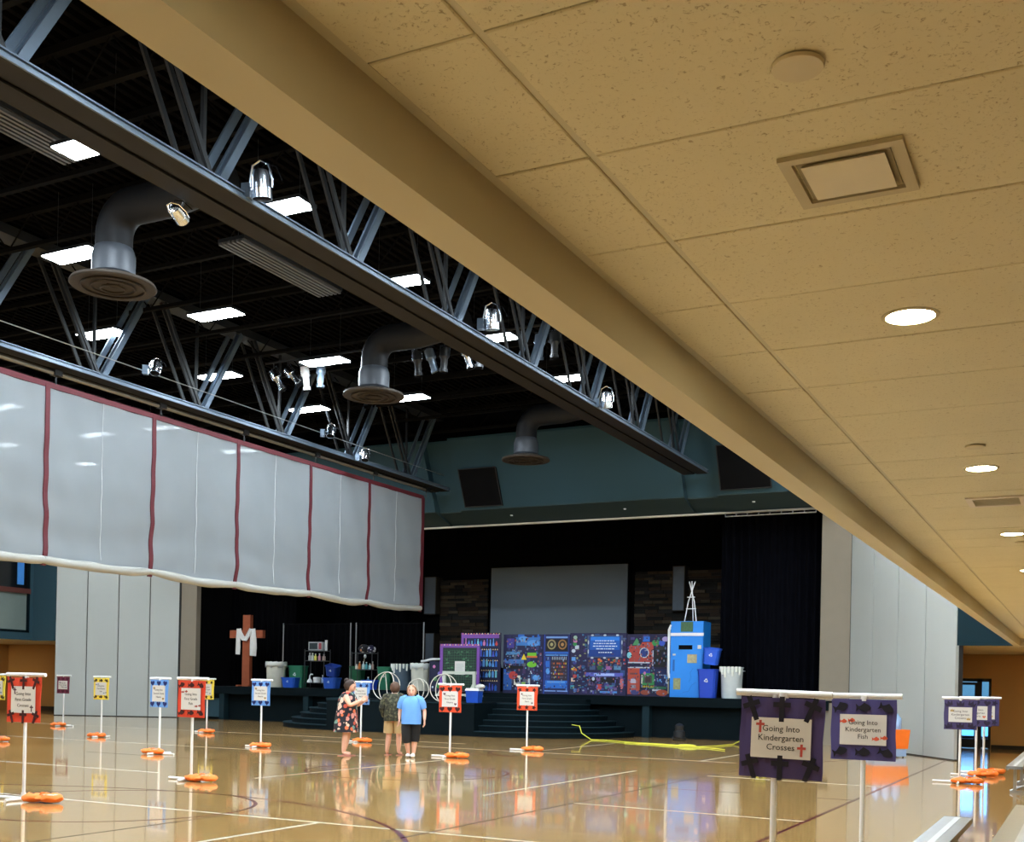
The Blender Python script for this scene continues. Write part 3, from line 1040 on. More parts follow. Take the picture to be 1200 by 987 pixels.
t = par_can((-11.2, 11.6, 7.95), 'small chrome lamp hanging below the near truss', 1.3, 0.3, 0.6)
MB().tube((0, 0, 0.05), (0.1, 0, 0.3), 0.015, n=6).build('clamp', steel_m, t)

def profile_spot(loc, tx, ty, label, m_):
    t = thing('profile_spotlight', label, 'stage light', loc, 0, 'long theatre spotlights hanging from the lighting pipe')
    Mx = Matrix.Rotation(ty, 4, 'Y') @ Matrix.Rotation(tx, 4, 'X')
    def put(mb_, nm, mm):
        mb_.v = [tuple(Mx @ Vector(p)) for p in mb_.v]
        mb_.build(nm, mm, t, True)
    put(MB().lathe([(0.03, 0.02), (0.11, 0.0), (0.12, -0.22), (0.085, -0.26), (0.08, -0.5), (0.10, -0.51), (0.10, -0.58), (0.08, -0.58)], (0, 0, 0), 14), 'barrel', m_)
    put(MB().box(-0.11, -0.005, -0.62, 0.11, 0.005, -0.58), 'gel_frame', black_m)
    put(MB().path([(-0.14, 0, -0.2), (-0.14, 0, 0.06), (0.14, 0, 0.06), (0.14, 0, -0.2)], 0.014, 5), 'yoke', chrome_m)
    MB().tube((0, 0, 0.05), (0, 0, 0.22), 0.016, n=6).build('clamp', steel_m, t)
    return t
lp = MB().tube((-19.3, 23.2, 9.88), (-10.9, 23.2, 9.88), 0.03, n=8)
tag(lp.build('lighting_pipe', steel_m, None, True), 'black steel lighting pipe crossing under the roof between trusses', 'pipe')
for x, ty, tx, lab, m_ in ((-18.05, -0.5, 0.1, 'silver profile spotlight tilted on lighting pipe above the divider curtain', chrome_m), (-17.62, -0.75, 0.0, 'bright silver profile spotlight aimed steeply sideways above curtain', chrome_m),
                  (-17.1, 0.0, 0.2, 'white boxy profile spotlight beside a high bay light', white_pvc), (-16.6, 0.05, 0.0, 'dark profile spotlight hanging in front of a high bay light', steel_hi_m),
                  (-13.9, -0.05, 0.1, 'dark profile spotlight at the far end of hanging cluster by truss', steel_m), (-13.58, -0.3, 0.1, 'thin silver edged profile spotlight in the hanging cluster by truss', steel_hi_m), (-13.15, 0.05, 0.0, 'brownish profile spotlight in the middle of hanging cluster by truss', steel_m),
                  (-12.65, -0.3, 0.1, 'shiny tilted profile spotlight in the hanging cluster by truss', chrome_m), (-12.2, 0.1, 0.0, 'short profile spotlight at the truss end of hanging cluster', steel_m),
                  (-10.75, 0.05, 0.05, 'profile spotlight seen through the truss webs, chrome edged', steel_hi_m), (-10.4, 0.0, 0.0, 'profile spotlight hanging between truss webs and soffit', steel_m)):
    profile_spot((x * 1.0545, 23.2, 9.66), tx, ty, lab, m_)

# ------------------------------------------------------------------ fixtures in the low ceiling
for i, y in enumerate((-1.8, 1.23, 4.28, 7.32, 10.37, 13.42, 16.47, 19.52, 22.57, 25.62)):
    lab = {2: 'glowing recessed downlight just beyond the square ceiling diffuser', 3: 'glowing recessed downlight between small detector and slotted grille', 4: 'glowing recessed downlight just past the slotted ceiling grille'}.get(i, 'glowing recessed downlight along the low tiled ceiling')
    t = thing('downlight', lab, 'ceiling light', (-0.6, y, CEIL), 0, 'recessed downlights in the low ceiling')
    MB().lathe([(0.002, 0.0), (0.085, -0.001), (0.085, -0.004), (0.002, -0.005)], (0, 0, 0), 28).build('lamp_disc', down_m, t)
    MB().lathe([(0.086, 0.002), (0.086, -0.006), (0.10, -0.004), (0.102, 0.002)], (0, 0, 0), 28, cap=False).build('trim_ring', soffit_m, t, True)
for y in (1.23, 4.28, 7.32, 10.37, 13.42, 16.47, 19.52, 22.57, 25.62):
    t = thing('downlight', 'glowing recessed downlight in the second row over the bleachers', 'ceiling light', (2.4, y, CEIL), 0, 'recessed downlights over the bleachers')
    MB().lathe([(0.002, 0.0), (0.085, -0.001), (0.085, -0.004), (0.002, -0.005)], (0, 0, 0), 28).build('lamp_disc', down_m, t)
    MB().lathe([(0.086, 0.002), (0.086, -0.006), (0.10, -0.004), (0.102, 0.002)], (0, 0, 0), 28, cap=False).build('trim_ring', soffit_m, t, True)
for x, y in ((-1.9, 30.1), (-0.6, 30.1), (0.7, 30.1), (1.9, 30.1), (1.9, 33.0), (3.2, 33.0), (1.9, 35.5), (3.2, 35.5)):  # discs added to brighten the lobby end wall, kept out of view
    t = thing('downlight', 'unseen glowing disc added in the lobby ceiling to brighten the wall', 'ceiling light', (x, y, 2.85), 0, 'unseen lights added in the lobby')
    MB().lathe([(0.002, 0.0), (0.15, -0.001), (0.15, -0.004), (0.002, -0.005)], (0, 0, 0), 28).build('lamp_disc', down_m, t)
    MB().lathe([(0.151, 0.002), (0.151, -0.006), (0.17, -0.004), (0.172, 0.002)], (0, 0, 0), 28, cap=False).build('trim_ring', soffit_m, t, True)
for y in (6.0, 12, 18, 24, 30, 34.5):
    for x in ((-41.5, -44.5) if y < 25 else (-45.2,)):
        t = thing('downlight', 'recessed downlight in the far aisle ceiling', 'ceiling light', (x, y, 3.06), 0, 'recessed downlights in the far aisle')
        MB().lathe([(0.002, 0.0), (0.15, -0.001), (0.15, -0.004), (0.002, -0.005)], (0, 0, 0), 20).build('lamp_disc', down_m, t)
        MB().lathe([(0.151, 0.002), (0.151, -0.006), (0.17, -0.004), (0.172, 0.002)], (0, 0, 0), 20, cap=False).build('trim_ring', soffit_m, t, True)
for x, y, r, lab in ((-0.59, 2.46, 0.055, 'flat round sprinkler cover plate on tile before the square diffuser'), (-0.58, 6.65, 0.05, 'small round cover plate on tile between two downlights'), (-0.56, 10.94, 0.05, 'small round cover plate beyond the third downlight')):
    t = thing('ceiling_cover_plate', lab, 'cover plate', (x, y, CEIL))
    MB().lathe([(0.001, -0.014), (r, -0.012), (r + 0.002, -0.008), (r + 0.002, -0.004)], (0, 0, 0), 28).build('disc', mat('tan_enamel', (206, 200, 176), 0.5), t, True)
    MB().lathe([(r * 0.7, -0.004), (r * 0.7, 0.006)], (0, 0, 0), 20).build('neck', seam_m, t)
t = thing('ceiling_diffuser', 'square tan air diffuser with raised centre plate set in tiles', 'vent', (-0.585, 3.035, CEIL))
b = MB()
o_, i_ = 0.155, 0.125
for x0, y0, x1, y1 in ((-o_, -o_, o_, -i_), (-o_, i_, o_, o_), (-o_, -i_, -i_, i_), (i_, -i_, o_, i_)):
    b.box(x0, y0, -0.012, x1, y1, 0.0)
b.build('diffuser_frame', soffit_m, t)
MB().box(-0.118, -0.118, -0.004, 0.118, 0.118, 0.002).build('throat', mat('brown_shadow_gap', (150, 144, 122), 0.9), t)
MB().loft([[(-0.10, -0.10, -0.006), (-0.10, 0.10, -0.006), (0.10, 0.10, -0.006), (0.10, -0.10, -0.006)], [(-0.105, -0.105, -0.014), (-0.105, 0.105, -0.014), (0.105, 0.105, -0.014), (0.105, -0.105, -0.014)]]).build('centre_plate', mat('cream_enamel', (216, 212, 190), 0.45), t)
t = thing('ceiling_grille', 'slotted return air grille in the low ceiling between downlights', 'vent', (-0.6, 8.58, CEIL))
b = MB()
for x0, y0, x1, y1 in ((-0.19, -0.20, 0.19, -0.15), (-0.19, 0.15, 0.19, 0.20), (-0.19, -0.15, -0.15, 0.15), (0.15, -0.15, 0.19, 0.15)):
    b.box(x0, y0, -0.012, x1, y1, 0.0)
b.build('grille_frame', mat('white_enamel', (214, 208, 196), 0.4), t)
for k in range(6):
    MB().box(-0.15, -0.13 + 0.05 * k, -0.010, 0.15, -0.118 + 0.05 * k, -0.002).build('blade', grid_m, t)
MB().box(-0.15, -0.15, -0.0015, 0.15, 0.15, 0.001).build('backing', seam_m, t)

# ------------------------------------------------------------------ bleachers under the low ceiling
def bleacher(y0, y1, rows_, label):
    t = thing('bleacher', label, 'bleacher', (0, 0, 0), 0, 'aluminium bleachers along the aisle')
    for x, z, w in rows_:
        b = MB()
        b.box(x, y0, z - 0.04, x + w, y1, z)
        b.box(x + 0.015, y0, z - 0.07, x + 0.03, y1, z - 0.04).box(x + w - 0.03, y0, z - 0.07, x + w - 0.015, y1, z - 0.04)
        b.build('seat_plank', alu_m, t)
        MB().box(x + w * 0.40, y0 + 0.05, z, x + w * 0.60, y1 - 0.05, z + 0.003).build('tread_strip', mat('pale_tread_strip', (206, 208, 210), 0.6), t)
        for ye in (y0, y1):
            MB().box(x - 0.002, ye - 0.012, z - 0.045, x + w + 0.002, ye + 0.012, z + 0.002).build('end_cap', mat('grey_cap', (120, 124, 128), 0.5), t)
    n = max(2, int((y1 - y0) / 1.8) + 1)
    for k in range(n):
        yy = y0 + 0.25 + (y1 - y0 - 0.5) * k / (n - 1)
        b = MB()
        for x, z, w in rows_:
            xm = x + w / 2
            b.box(xm - 0.025, yy - 0.025, 0.0, xm + 0.025, yy + 0.025, z - 0.04)
        x0, x1 = rows_[0][0] + 0.05, rows_[-1][0] + rows_[-1][2]
        b.box(x0, yy - 0.02, 0.0, x1, yy + 0.02, 0.04)
        b.tube((x0, yy, 0.03), (x1, yy, rows_[-1][1] - 0.06), 0.02, n=6)
        b.build('support_frame', alu_m, t)
    return t
bleacher(4.6, 11.4, [(-1.20, 0.45, 0.25), (-0.58, 0.60, 0.36), (0.05, 0.80, 0.25), (0.70, 1.0, 0.30)], 'aluminium plank bleacher beside the two nearest purple signs')
bleacher(20.2, 27.0, [(-1.19, 0.45, 0.25), (-0.58, 0.60, 0.36), (0.05, 0.80, 0.25), (0.70, 1.0, 0.30)], 'aluminium plank bleacher beyond a gap, near the row of purple signs')

# ------------------------------------------------------------------ sign stands
def shape_pts(kind):
    if kind == 'cross':
        a = 0.2
        return [(-a, -1), (a, -1), (a, 0.15), (0.68, 0.15), (0.68, 0.55), (a, 0.55), (a, 1), (-a, 1), (-a, 0.55), (-0.68, 0.55), (-0.68, 0.15), (-a, 0.15)]
    if kind == 'heart':
        pts = []
        for k in range(24):
            t_ = 2 * PI * k / 24
            pts.append((16 * math.sin(t_) ** 3 / 17, (13 * math.cos(t_) - 5 * math.cos(2 * t_) - 2 * math.cos(3 * t_) - math.cos(4 * t_)) / 17))
        return pts[::-1]
    if kind == 'star':
        return [((1 if k % 2 == 0 else 0.45) * math.cos(PI / 2 + PI * k / 5), (1 if k % 2 == 0 else 0.45) * math.sin(PI / 2 + PI * k / 5)) for k in range(10)]
    if kind == 'crown':
        return [(-0.9, -0.6), (0.9, -0.6), (1.0, 0.7), (0.45, 0.1), (0, 0.9), (-0.45, 0.1), (-1.0, 0.7)]
    # fish: body and tail
    pts = [(1.0, 0.0), (0.8, 0.32), (0.4, 0.55), (0.1, 0.72), (-0.1, 0.5), (-0.4, 0.25), (-0.6, 0.18), (-1.0, 0.55), (-0.9, 0.0), (-1.0, -0.55), (-0.6, -0.18), (-0.4, -0.25), (0.0, -0.5), (0.4, -0.45), (0.8, -0.28)]
    return pts

def card_rect(b, x0, x1, z0, z1, y0, y1):
    b.box(x0, y0, z0, x1, y1, z1)

SIGN_N = 0
def sign_stand(x, y, top, colname, col, dark, kind, lines, ecol, label, bag_label, rz=0.0, tilt=0.0, portrait=False, base_side=-1, bag_dx=0.15, ruffle=0.0, offset=0.0):
    t = thing('sign_stand', label, 'sign', (x, y, 0), rz, 'pvc sign stands on the gym floor')
    W, Hh = 0.56, 0.54
    if portrait:
        W, Hh = 0.56, 0.58
    MB().tube((0, 0, 0.06), (0, 0, top), 0.022, n=12).build('pole', white_pvc, t, True)
    b = MB().tube((-0.32, 0, top), (0.32, 0, top), 0.024, n=12)
    b.lathe([(0.001, -0.001), (0.034, 0.0), (0.034, 0.05), (0.001, 0.051)], (0, 0, top - 0.045), 12)
    cb = b.build('crossbar', white_pvc, t, True)
    b = MB()
    b.tube((0, 0, 0.0225), (base_side * 0.46, 0, 0.0225), 0.022, n=10)
    b.tube((0, 0, 0.0225), (-base_side * 0.20, 0, 0.0225), 0.022, n=10)
    b.tube((0, -0.30, 0.0225), (0, 0.30, 0.0225), 0.022, n=10)
    b.tube((0, 0, 0.02), (0, 0, 0.1), 0.03, n=10)
    b.build('base_legs', white_pvc, t, True)
    m_b = mat(colname + '_banner_fabric', col, 0.7, var=0.10, scale=4)
    m_d = mat(colname + '_felt_shape', dark, 0.9, var=0.1)
    zt = top - 0.03
    yb = -0.032
    # gently waved banner cloth with thickness
    n = 16
    f0, f1 = [], []
    rings = []
    for j in range(11):
        z = zt - Hh * j / 10
        fr = [(-W / 2 + W * i / n + 0.004 * math.sin(j * 0.9), yb + 0.006 * math.sin(i * 0.9 + j * 0.35) + ruffle * math.sin(i * 1.57) * max(0, 1 - j / 2.5), z - 0.03 * ruffle * 20 * abs(math.sin(i * PI / n * 2)) * (j == 0)) for i in range(n + 1)]
        bk = [(p[0], p[1] + 0.004, p[2]) for p in fr][::-1]
        rings.append(fr + bk)
    ban = MB().loft(rings).build('banner', m_b, t)
    cw, chh = (0.40, 0.27) if not portrait else (0.40, 0.34)
    zc = zt - Hh * 0.5
    yc = yb - 0.011
    MB().box(-cw / 2, yc - 0.002, zc - chh / 2, cw / 2, yc, zc + chh / 2).build('card', paper_m, ban)
    for k, (ln, dz) in enumerate(zip(lines, (0.062, 0.0, -0.062))):
        text_obj('lettering', ln, 0.058 if len(ln) < 13 else 0.054, ink_m, ban, (0.0, yc - 0.003, zc + dz * (1.2 if portrait else 1)))
    m_e = mat(kind + '_emblem_' + colname, ecol, 0.7, var=0.25, scale=60)
    se = 0.042 if kind == 'cross' else 0.034
    sp = shape_pts(kind)
    M0 = lambda ex, ez, s, r, yy: Matrix.Translation((ex, yy, ez)) @ Matrix.Rotation(PI / 2, 4, 'X') @ Matrix.Rotation(r, 4, 'Z') @ Matrix.Scale(s, 4)
    for ex, ez in ((-cw / 2 + 0.06, zc + chh / 2 - 0.06), (cw / 2 - 0.06, zc - chh / 2 + 0.06)):
        reps = ((0, 0),) if kind in ('cross', 'heart', 'crown', 'star') else ((-0.03, -0.004), (0.04, 0.006))
        for rx, rz_ in reps:
            MB().prism(sp, 0.02, 0.05, 0, M0(ex + rx, ez + rz_, se * (1 if len(reps) == 1 else 0.95), 0, yc - 0.001)).build('card_emblem', m_e, ban)
    ss = 0.085 if kind == 'cross' else 0.066
    for zz, rr in ((zt - 0.075, (0.35, 0.0, -0.4)), (zt - Hh + 0.07, (0.3, 0.0, -0.35))):
        for ex, r_ in zip((-W / 2 + 0.085, 0.0, W / 2 - 0.085), rr):
            MB().prism(sp, 0.01, 0.05, 0, M0(ex, zz, ss, r_ if kind != 'heart' else r_ * 0.3, yb - 0.010)).build('felt_shape', m_d, ban)
    for ch in (cb, ban):
        ch.location.x = offset
    if tilt:
        for ch in (cb, ban):
            ch.rotation_euler = (0, tilt, 0)
            p = Vector((0, 0, top))
            ch.location = p - Matrix.Rotation(tilt, 3, 'Y') @ p + Vector((offset, 0, 0))
    # sandbag weighing down the base
    if bag_label:
        def sh(q):
            q = Vector(q)
            q.z = max(q.z, -0.05) + (0.014 * math.sin(q.x * 27 + x) * math.cos(q.y * 31 + y) + 0.008 * math.sin(q.x * 55 + q.y * 40) if q.z > -0.03 else 0)
            return q
        t2 = thing('sandbag', bag_label, 'sandbag', (x + bag_dx, y - 0.06, 0.0), rz + 0.1, 'orange sandbags on the sign bases')
        b = MB()
        b.ellipsoid((-0.13, 0, 0.056), 0.17, 0.125, 0.056, 18, 8, 0, sh)
        b.ellipsoid((0.12, 0.01, 0.062), 0.16, 0.12, 0.062, 18, 8, 0, sh)
        b.ellipsoid((0.0, 0.0, 0.06), 0.09, 0.12, 0.035, 14, 6)
        b.build('bag', orange_m, t2, True)
        MB().path([(-0.05, 0.0, 0.092), (-0.02, 0.0, 0.125), (0.05, 0.0, 0.125), (0.08, 0.0, 0.092)], 0.010, 6).build('carry_strap', orange_m, t2, True)
        MB().box(0.06, -0.07, 0.106, 0.2, 0.05, 0.112).build('white_print', paper_m, t2)
    return t

PUR, PURD = (60, 48, 98), (22, 18, 30)
RED, REDD = (208, 62, 34), (60, 14, 12)
BLU, BLUD = (104, 156, 224), (18, 32, 92)
YEL, YELD = (240, 214, 74), (70, 54, 14)
MAR, MARD = (112, 34, 66), (84, 24, 48)
K = lambda w: ['Going Into', 'Kindergarten', w]
G1 = lambda w: ['Going Into', 'First Grade', w]
G2 = lambda w: ['Going Into', 'Second Grade', w]
G3 = lambda w: ['Going Into', 'Third Grade', w]
G4 = lambda w: ['Going Into', 'Fourth Grade', w]
TERRA = (196, 84, 60)
sign_stand(-1.885, 7.6, 1.585, 'purple', PUR, PURD, 'cross', K('Crosses'), (180, 70, 60), 'purple sign stand reading Kindergarten Crosses with black crosses', None, 0.03, 0.02, offset=0.055)
sign_stand(-1.775, 10.35, 1.575, 'violet', (64, 58, 114), PURD, 'fish', K('Fish'), (214, 88, 56), 'purple sign stand reading Kindergarten Fish with black fish shapes', None, 0.0, 0.0)
sign_stand(-2.07, 21.97, 1.545, 'plum', (62, 52, 100), (40, 32, 58), 'crown', K('Crowns'), (170, 140, 80), 'purple sign stand with gold card emblems, first of the overlapping three', 'orange sandbag on the base of the first overlapping purple sign')
sign_stand(-1.97, 24.06, 1.555, 'plum', (62, 52, 100), (40, 32, 58), 'heart', K('Hearts'), (206, 110, 80), 'purple sign stand with heart emblem, middle of the overlapping three', 'orange sandbag on the base of the middle overlapping purple sign')
sign_stand(-1.90, 25.0, 1.555, 'plum', (62, 52, 100), (40, 32, 58), 'star', K('Stars'), (196, 160, 80), 'purple sign stand, farthest of the overlapping three before the glass door', 'orange sandbag on the base of the farthest overlapping purple sign')
sign_stand(-12.13, 10.03, 1.61, 'red', RED, REDD, 'cross', G1('Crosses'), (70, 40, 60), 'red sign stand with dark crosses and ruffled top, pipe base and printed sandbag', 'orange sandbag with white print at the red crosses sign', 0.1, 0, True, -1, 0.42, 0.02)
sign_stand(-12.56, 13.52, 1.605, 'red', RED, REDD, 'fish', G1('Fish'), (150, 70, 60), 'red sign stand with dark fish shapes overlapping a small yellow sign', 'orange sandbag at the red fish sign', 0, 0, True, -1, 0.27)
sign_stand(-12.42, 21.35, 1.60, 'vermilion', (228, 78, 36), REDD, 'heart', G1('Hearts'), (90, 60, 70), 'orange-red sign stand in front of white table and a hoop', 'orange sandbag at the orange-red sign before the white table', 0, 0, True, -1, 0.22)
sign_stand(-12.35, 25.0, 1.61, 'vermilion', (228, 78, 36), REDD, 'star', G1('Stars'), (90, 60, 70), 'orange-red sign stand in front of the curved stage steps', 'orange sandbag at the orange-red sign before curved steps', 0, 0, True, -1, 0.2)
sign_stand(-17.40, 17.76, 1.60, 'blue', BLU, BLUD, 'heart', G2('Hearts'), (150, 120, 60), 'pale blue sign stand with navy hearts before the grey partition', 'orange sandbag at the blue sign before the partition', -0.1, 0, True, 1, -0.12)
sign_stand(-17.6, 21.27, 1.61, 'blue', BLU, BLUD, 'heart', G2('Hearts'), (190, 90, 70), 'pale blue sign stand with navy hearts below the wooden cross', 'orange sandbag at the blue sign below the cross', 0, 0, True, -1, 0.05)
sign_stand(-17.36, 25.08, 1.62, 'blue', BLU, BLUD, 'star', G2('Stars'), (120, 170, 120), 'pale blue sign stand with navy stars beside the woman in floral dress', 'orange sandbag at the blue star sign by the floral dress', 0, 0, True, -1, 0.1)
sign_stand(-23.45, 18.6, 1.61, 'yellow', YEL, YELD, 'crown', G3('Crowns'), (120, 130, 150), 'yellow sign stand nearest the left side, partly cut off', 'orange sandbag at the cut off yellow sign', 0, 0, True, -1, 0.15)
sign_stand(-23.34, 21.71, 1.61, 'yellow', YEL, YELD, 'fish', G3('Fish'), (120, 130, 150), 'yellow sign stand with dark shapes against the grey partition', 'orange sandbag at the yellow sign before the partition', 0, 0, True, -1, -0.1)
sign_stand(-23.44, 25.84, 1.61, 'yellow', YEL, YELD, 'star', G3('Stars'), (120, 130, 150), 'yellow sign stand partly hidden by the red fish sign', 'orange sandbag at the yellow sign behind the red sign', 0.0, 0, True, -1, 0.05)
sign_stand(-29.2, 25.59, 1.62, 'maroon', MAR, MARD, 'heart', G4('Hearts'), (120, 130, 150), 'small maroon sign stand near the left end of the partition', 'orange sandbag at the maroon sign', 0, 0, False, 1, -0.15)

# ------------------------------------------------------------------ things on the stage
cr = thing('wooden_cross', 'tall brown wooden cross standing at the left of the stage', 'cross', (-31.0, 36.5, ST))
wood_m = mat('red_brown_timber', (146, 74, 44), 0.6, var=0.25, scale=5, bump=0.2)
MB().box(-0.19, -0.09, 0.0, 0.19, 0.09, 2.95).build('upright', wood_m, cr)
MB().box(-0.86, -0.11, 2.0, -0.191, 0.07, 2.32).box(0.191, -0.11, 2.0, 0.86, 0.07, 2.32).box(-0.191, -0.115, 2.0, 0.191, -0.091, 2.32).build('crossbeam', wood_m, cr)
MB().box(-0.32, -0.3, 0, -0.2, 0.3, 0.06).box(0.2, -0.3, 0, 0.32, 0.3, 0.06).build('foot', wood_m, cr)
cl = thing('draped_cloth', 'white cloth draped over the arms of the wooden cross', 'cloth', (-31.0, 36.5, ST))
cloth_m = mat('white_cotton', (206, 204, 200), 0.85, var=0.08, bump=0.3, bscale=12)
def ribbon(b, pts, w, th=0.03):
    rings = []
    for i, p in enumerate(pts):
        p = Vector(p)
        d = Vector(pts[min(i + 1, len(pts) - 1)]) - Vector(pts[max(i - 1, 0)])
        s = Vector((d.z, 0, -d.x))
        s.normalize()
        ww = w[i] if isinstance(w, (list, tuple)) else w
        k = 6
        rings.append([p + s * (ww * (j / k - 0.5)) + Vector((0, -0.02 * math.sin(j * 2.2), 0)) for j in range(k + 1)] + [p + s * (ww * (j / k - 0.5)) + Vector((0, th - 0.02 * math.sin(j * 2.2), 0)) for j in range(k, -1, -1)])
    b.loft(rings)
b = MB()
ribbon(b, [(-0.34, -0.16, 2.36), (-0.28, -0.17, 2.2), (-0.1, -0.18, 1.98), (0.05, -0.18, 1.95), (0.16, -0.17, 2.12), (0.3, -0.16, 2.36)], 0.2)
b.build('neck_swag', cloth_m, cl, True)
b = MB()
ribbon(b, [(-0.36, -0.16, 2.38), (-0.37, -0.16, 2.0), (-0.36, -0.17, 1.6), (-0.38, -0.16, 1.32)], [0.18, 0.2, 0.22, 0.2])
b.build('short_tail', cloth_m, cl, True)
b = MB()
ribbon(b, [(0.4, -0.16, 2.38), (0.42, -0.16, 2.0), (0.44, -0.17, 1.6), (0.42, -0.16, 1.26)], [0.2, 0.3, 0.34, 0.3])
b.build('long_tail', cloth_m, cl, True)

def round_bin(x, y, r, h, col, label, cat='bin', liner=None, z=ST, drip=None, rot=0):
    t = thing('trash_can', label, cat, (x, y, z), rot)
    m_ = mat('plastic_%d_%d_%d' % col, col, 0.5, var=0.08)
    MB().lathe([(r * 0.86, 0.0), (r * 0.88, 0.02), (r * 0.98, h - 0.08), (r * 1.0, h - 0.02), (r * 0.95, h - 0.02), (r * 0.84, 0.04)], (0, 0, 0), 28).build('body', m_, t, True)
    MB().path([(r * math.cos(a * PI / 16), r * math.sin(a * PI / 16), h - 0.02) for a in range(32)], 0.022, 8, closed=True).build('rim', m_, t, True)
    for s in (-1, 1):
        MB().path([(s * r, -0.09, h - 0.12), (s * (r + 0.05), -0.08, h - 0.12), (s * (r + 0.05), 0.08, h - 0.12), (s * r, 0.09, h - 0.12)], 0.014, 6).build('handle', m_, t, True)
    if liner:
        ml = mat('liner_%d_%d_%d' % liner, liner, 0.3, var=0.1)
        b = MB()
        n = 36
        rings = []
        for k, (rr, zz) in enumerate(((r * 0.96, h + 0.03), (r * 1.05, h + 0.035), (r * 1.07, h - 0.05), (r * 1.06, h - 0.16))):
            rings.append([((rr + 0.008 * math.sin(j * 2.7)) * math.cos(2 * PI * j / n), (rr + 0.008 * math.sin(j * 2.7)) * math.sin(2 * PI * j / n), zz + (0.05 * math.sin(j * 1.3) + 0.03 * math.sin(j * 3.1) if k == 3 else 0.01 * math.sin(j * 2.1))) for j in range(n)])
        b.loft(rings, 0, False)
        o = b.build('bag_liner', ml, t, True)
        sm = o.modifiers.new('solid', 'SOLIDIFY')
        sm.thickness = 0.006
    if drip:
        md_ = mat('drip_paint', drip, 0.4)
        for k in range(7):
            a = -PI / 2 + (k - 3) * 0.33
            L = 0.16 + 0.22 * ((k * 37) % 5) / 5
            ca, sa = math.cos(a), math.sin(a)
            MB().path([(r * 1.02 * ca, r * 1.02 * sa, h + 0.01), (r * 1.03 * ca, r * 1.03 * sa, h - L * 0.6), (r * 1.0 * ca, r * 1.0 * sa, h - L)], [0.045, 0.04, 0.03], 8).build('slime_drip', md_, t, True)
    return t

def recycling_mark(t, x, y, z, s, m_, rx=PI / 2):
    """three bent chasing arrows"""
    for k in range(3):
        b = MB()
        a = 2 * PI * k / 3
        pts = [(-0.55, -0.1), (-0.35, -0.1), (-0.1, 0.35), (0.1, 0.35), (0.1, 0.15), (0.45, 0.45), (0.1, 0.8), (0.1, 0.6), (-0.2, 0.6)]
        M = Matrix.Translation((x, y, z)) @ Matrix.Rotation(rx, 4, 'X') @ Matrix.Rotation(a, 4, 'Z') @ Matrix.Scale(s, 4)
        b.prism(pts, 0.0, 0.04 / s * 0.2, 0, M)
        b.build('recycling_arrow', m_, t)

def square_bin(x, y, w, d, h, col, label, z=ST, rz=0.0, mark=True, lid=False, name='recycling_bin', tilt=None):
    t = thing(name, label, 'bin', (x, y, z), rz)
    if tilt:
        t.rotation_euler = tilt
    m_ = mat('bin_%d_%d_%d' % col, col, 0.45, var=0.06)
    def rr(wx, dy, zz, c=0.06):
        return [(-wx + c, -dy, zz), (wx - c, -dy, zz), (wx, -dy + c, zz), (wx, dy - c, zz), (wx - c, dy, zz), (-wx + c, dy, zz), (-wx, dy - c, zz), (-wx, -dy + c, zz)]
    W, D = w / 2, d / 2
    b = MB().loft([rr(W * 0.84, D * 0.84, 0), rr(W, D, h), rr(W * 0.93, D * 0.93, h), rr(W * 0.8, D * 0.8, 0.03)])
    b.build('body', m_, t)
    MB().loft([rr(W * 1.05, D * 1.05, h - 0.05), rr(W * 1.07, D * 1.07, h - 0.005), rr(W * 0.99, D * 0.99, h + 0.005)], cap=False).build('rim', m_, t)
    if mark:
        wm = mat('white_transfer', (220, 224, 228), 0.5)
        recycling_mark(t, 0, -D * 0.955, h * 0.6, min(w, h) * 0.16, wm)
    if lid:
        MB().loft([rr(W * 1.08, D * 1.08, h + 0.006), rr(W * 1.05, D * 1.05, h + 0.05), rr(W * 0.8, D * 0.8, h + 0.08)]).build('lid', m_, t)
    return t

CREAM = (206, 204, 190)
GREEN = (34, 110, 82)
BLUEB = (28, 84, 190)
round_bin(-29.08, 36.0, 0.40, 0.98, CREAM, 'cream round trash can with clear liner beside the wooden cross', liner=(214, 216, 212))
square_bin(-28.36, 36.5, 0.68, 0.5, 0.88, GREEN, 'tall green recycling bin between cream can and first wire shelf')
square_bin(-28.02, 35.6, 0.66, 0.45, 0.40, BLUEB, 'low blue recycling bin in front of the tall green one')
square_bin(-26.25, 35.9, 0.60, 0.5, 0.42, (34, 82, 176), 'blue recycling bin under a tipped blue bin')
square_bin(-26.22, 35.9, 0.52, 0.42, 0.42, (26, 58, 140), 'blue bin tipped over on top of another blue bin', z=ST + 0.50, tilt=(0.25, 0.18, 0.1), mark=True)
square_bin(-25.9, 37.1, 0.56, 0.42, 0.9, (26, 92, 62), 'green bin holding a broom between the two wire shelves', mark=False)
bm = thing('broom', 'broom leaning out of the green bin between shelves', 'broom', (-25.85, 37.1, ST))
MB().tube((0.05, 0, 0.1), (0.28, 0.0, 1.25), 0.016, n=8).build('handle', mat('pale_wood', (190, 176, 150), 0.6), bm, True)
MB().ellipsoid((0.30, 0, 1.30), 0.06, 0.04, 0.08, 10, 6).build('brush_head', white_pvc, bm, True)
square_bin(-24.2, 36.6, 0.60, 0.45, 0.88, GREEN, 'tall green recycling bin right of the second wire shelf', mark=True)
square_bin(-24.35, 35.7, 0.56, 0.42, 0.36, (26, 70, 190), 'low blue bin behind the blue star sign')
round_bin(-23.08, 36.0, 0.39, 0.98, (74, 92, 108), 'slate grey trash can with white drips running down', drip=(226, 230, 224))
round_bin(-22.15, 35.8, 0.37, 0.98, CREAM, 'cream round trash can with liner beside the chalkboard', liner=(222, 226, 224))
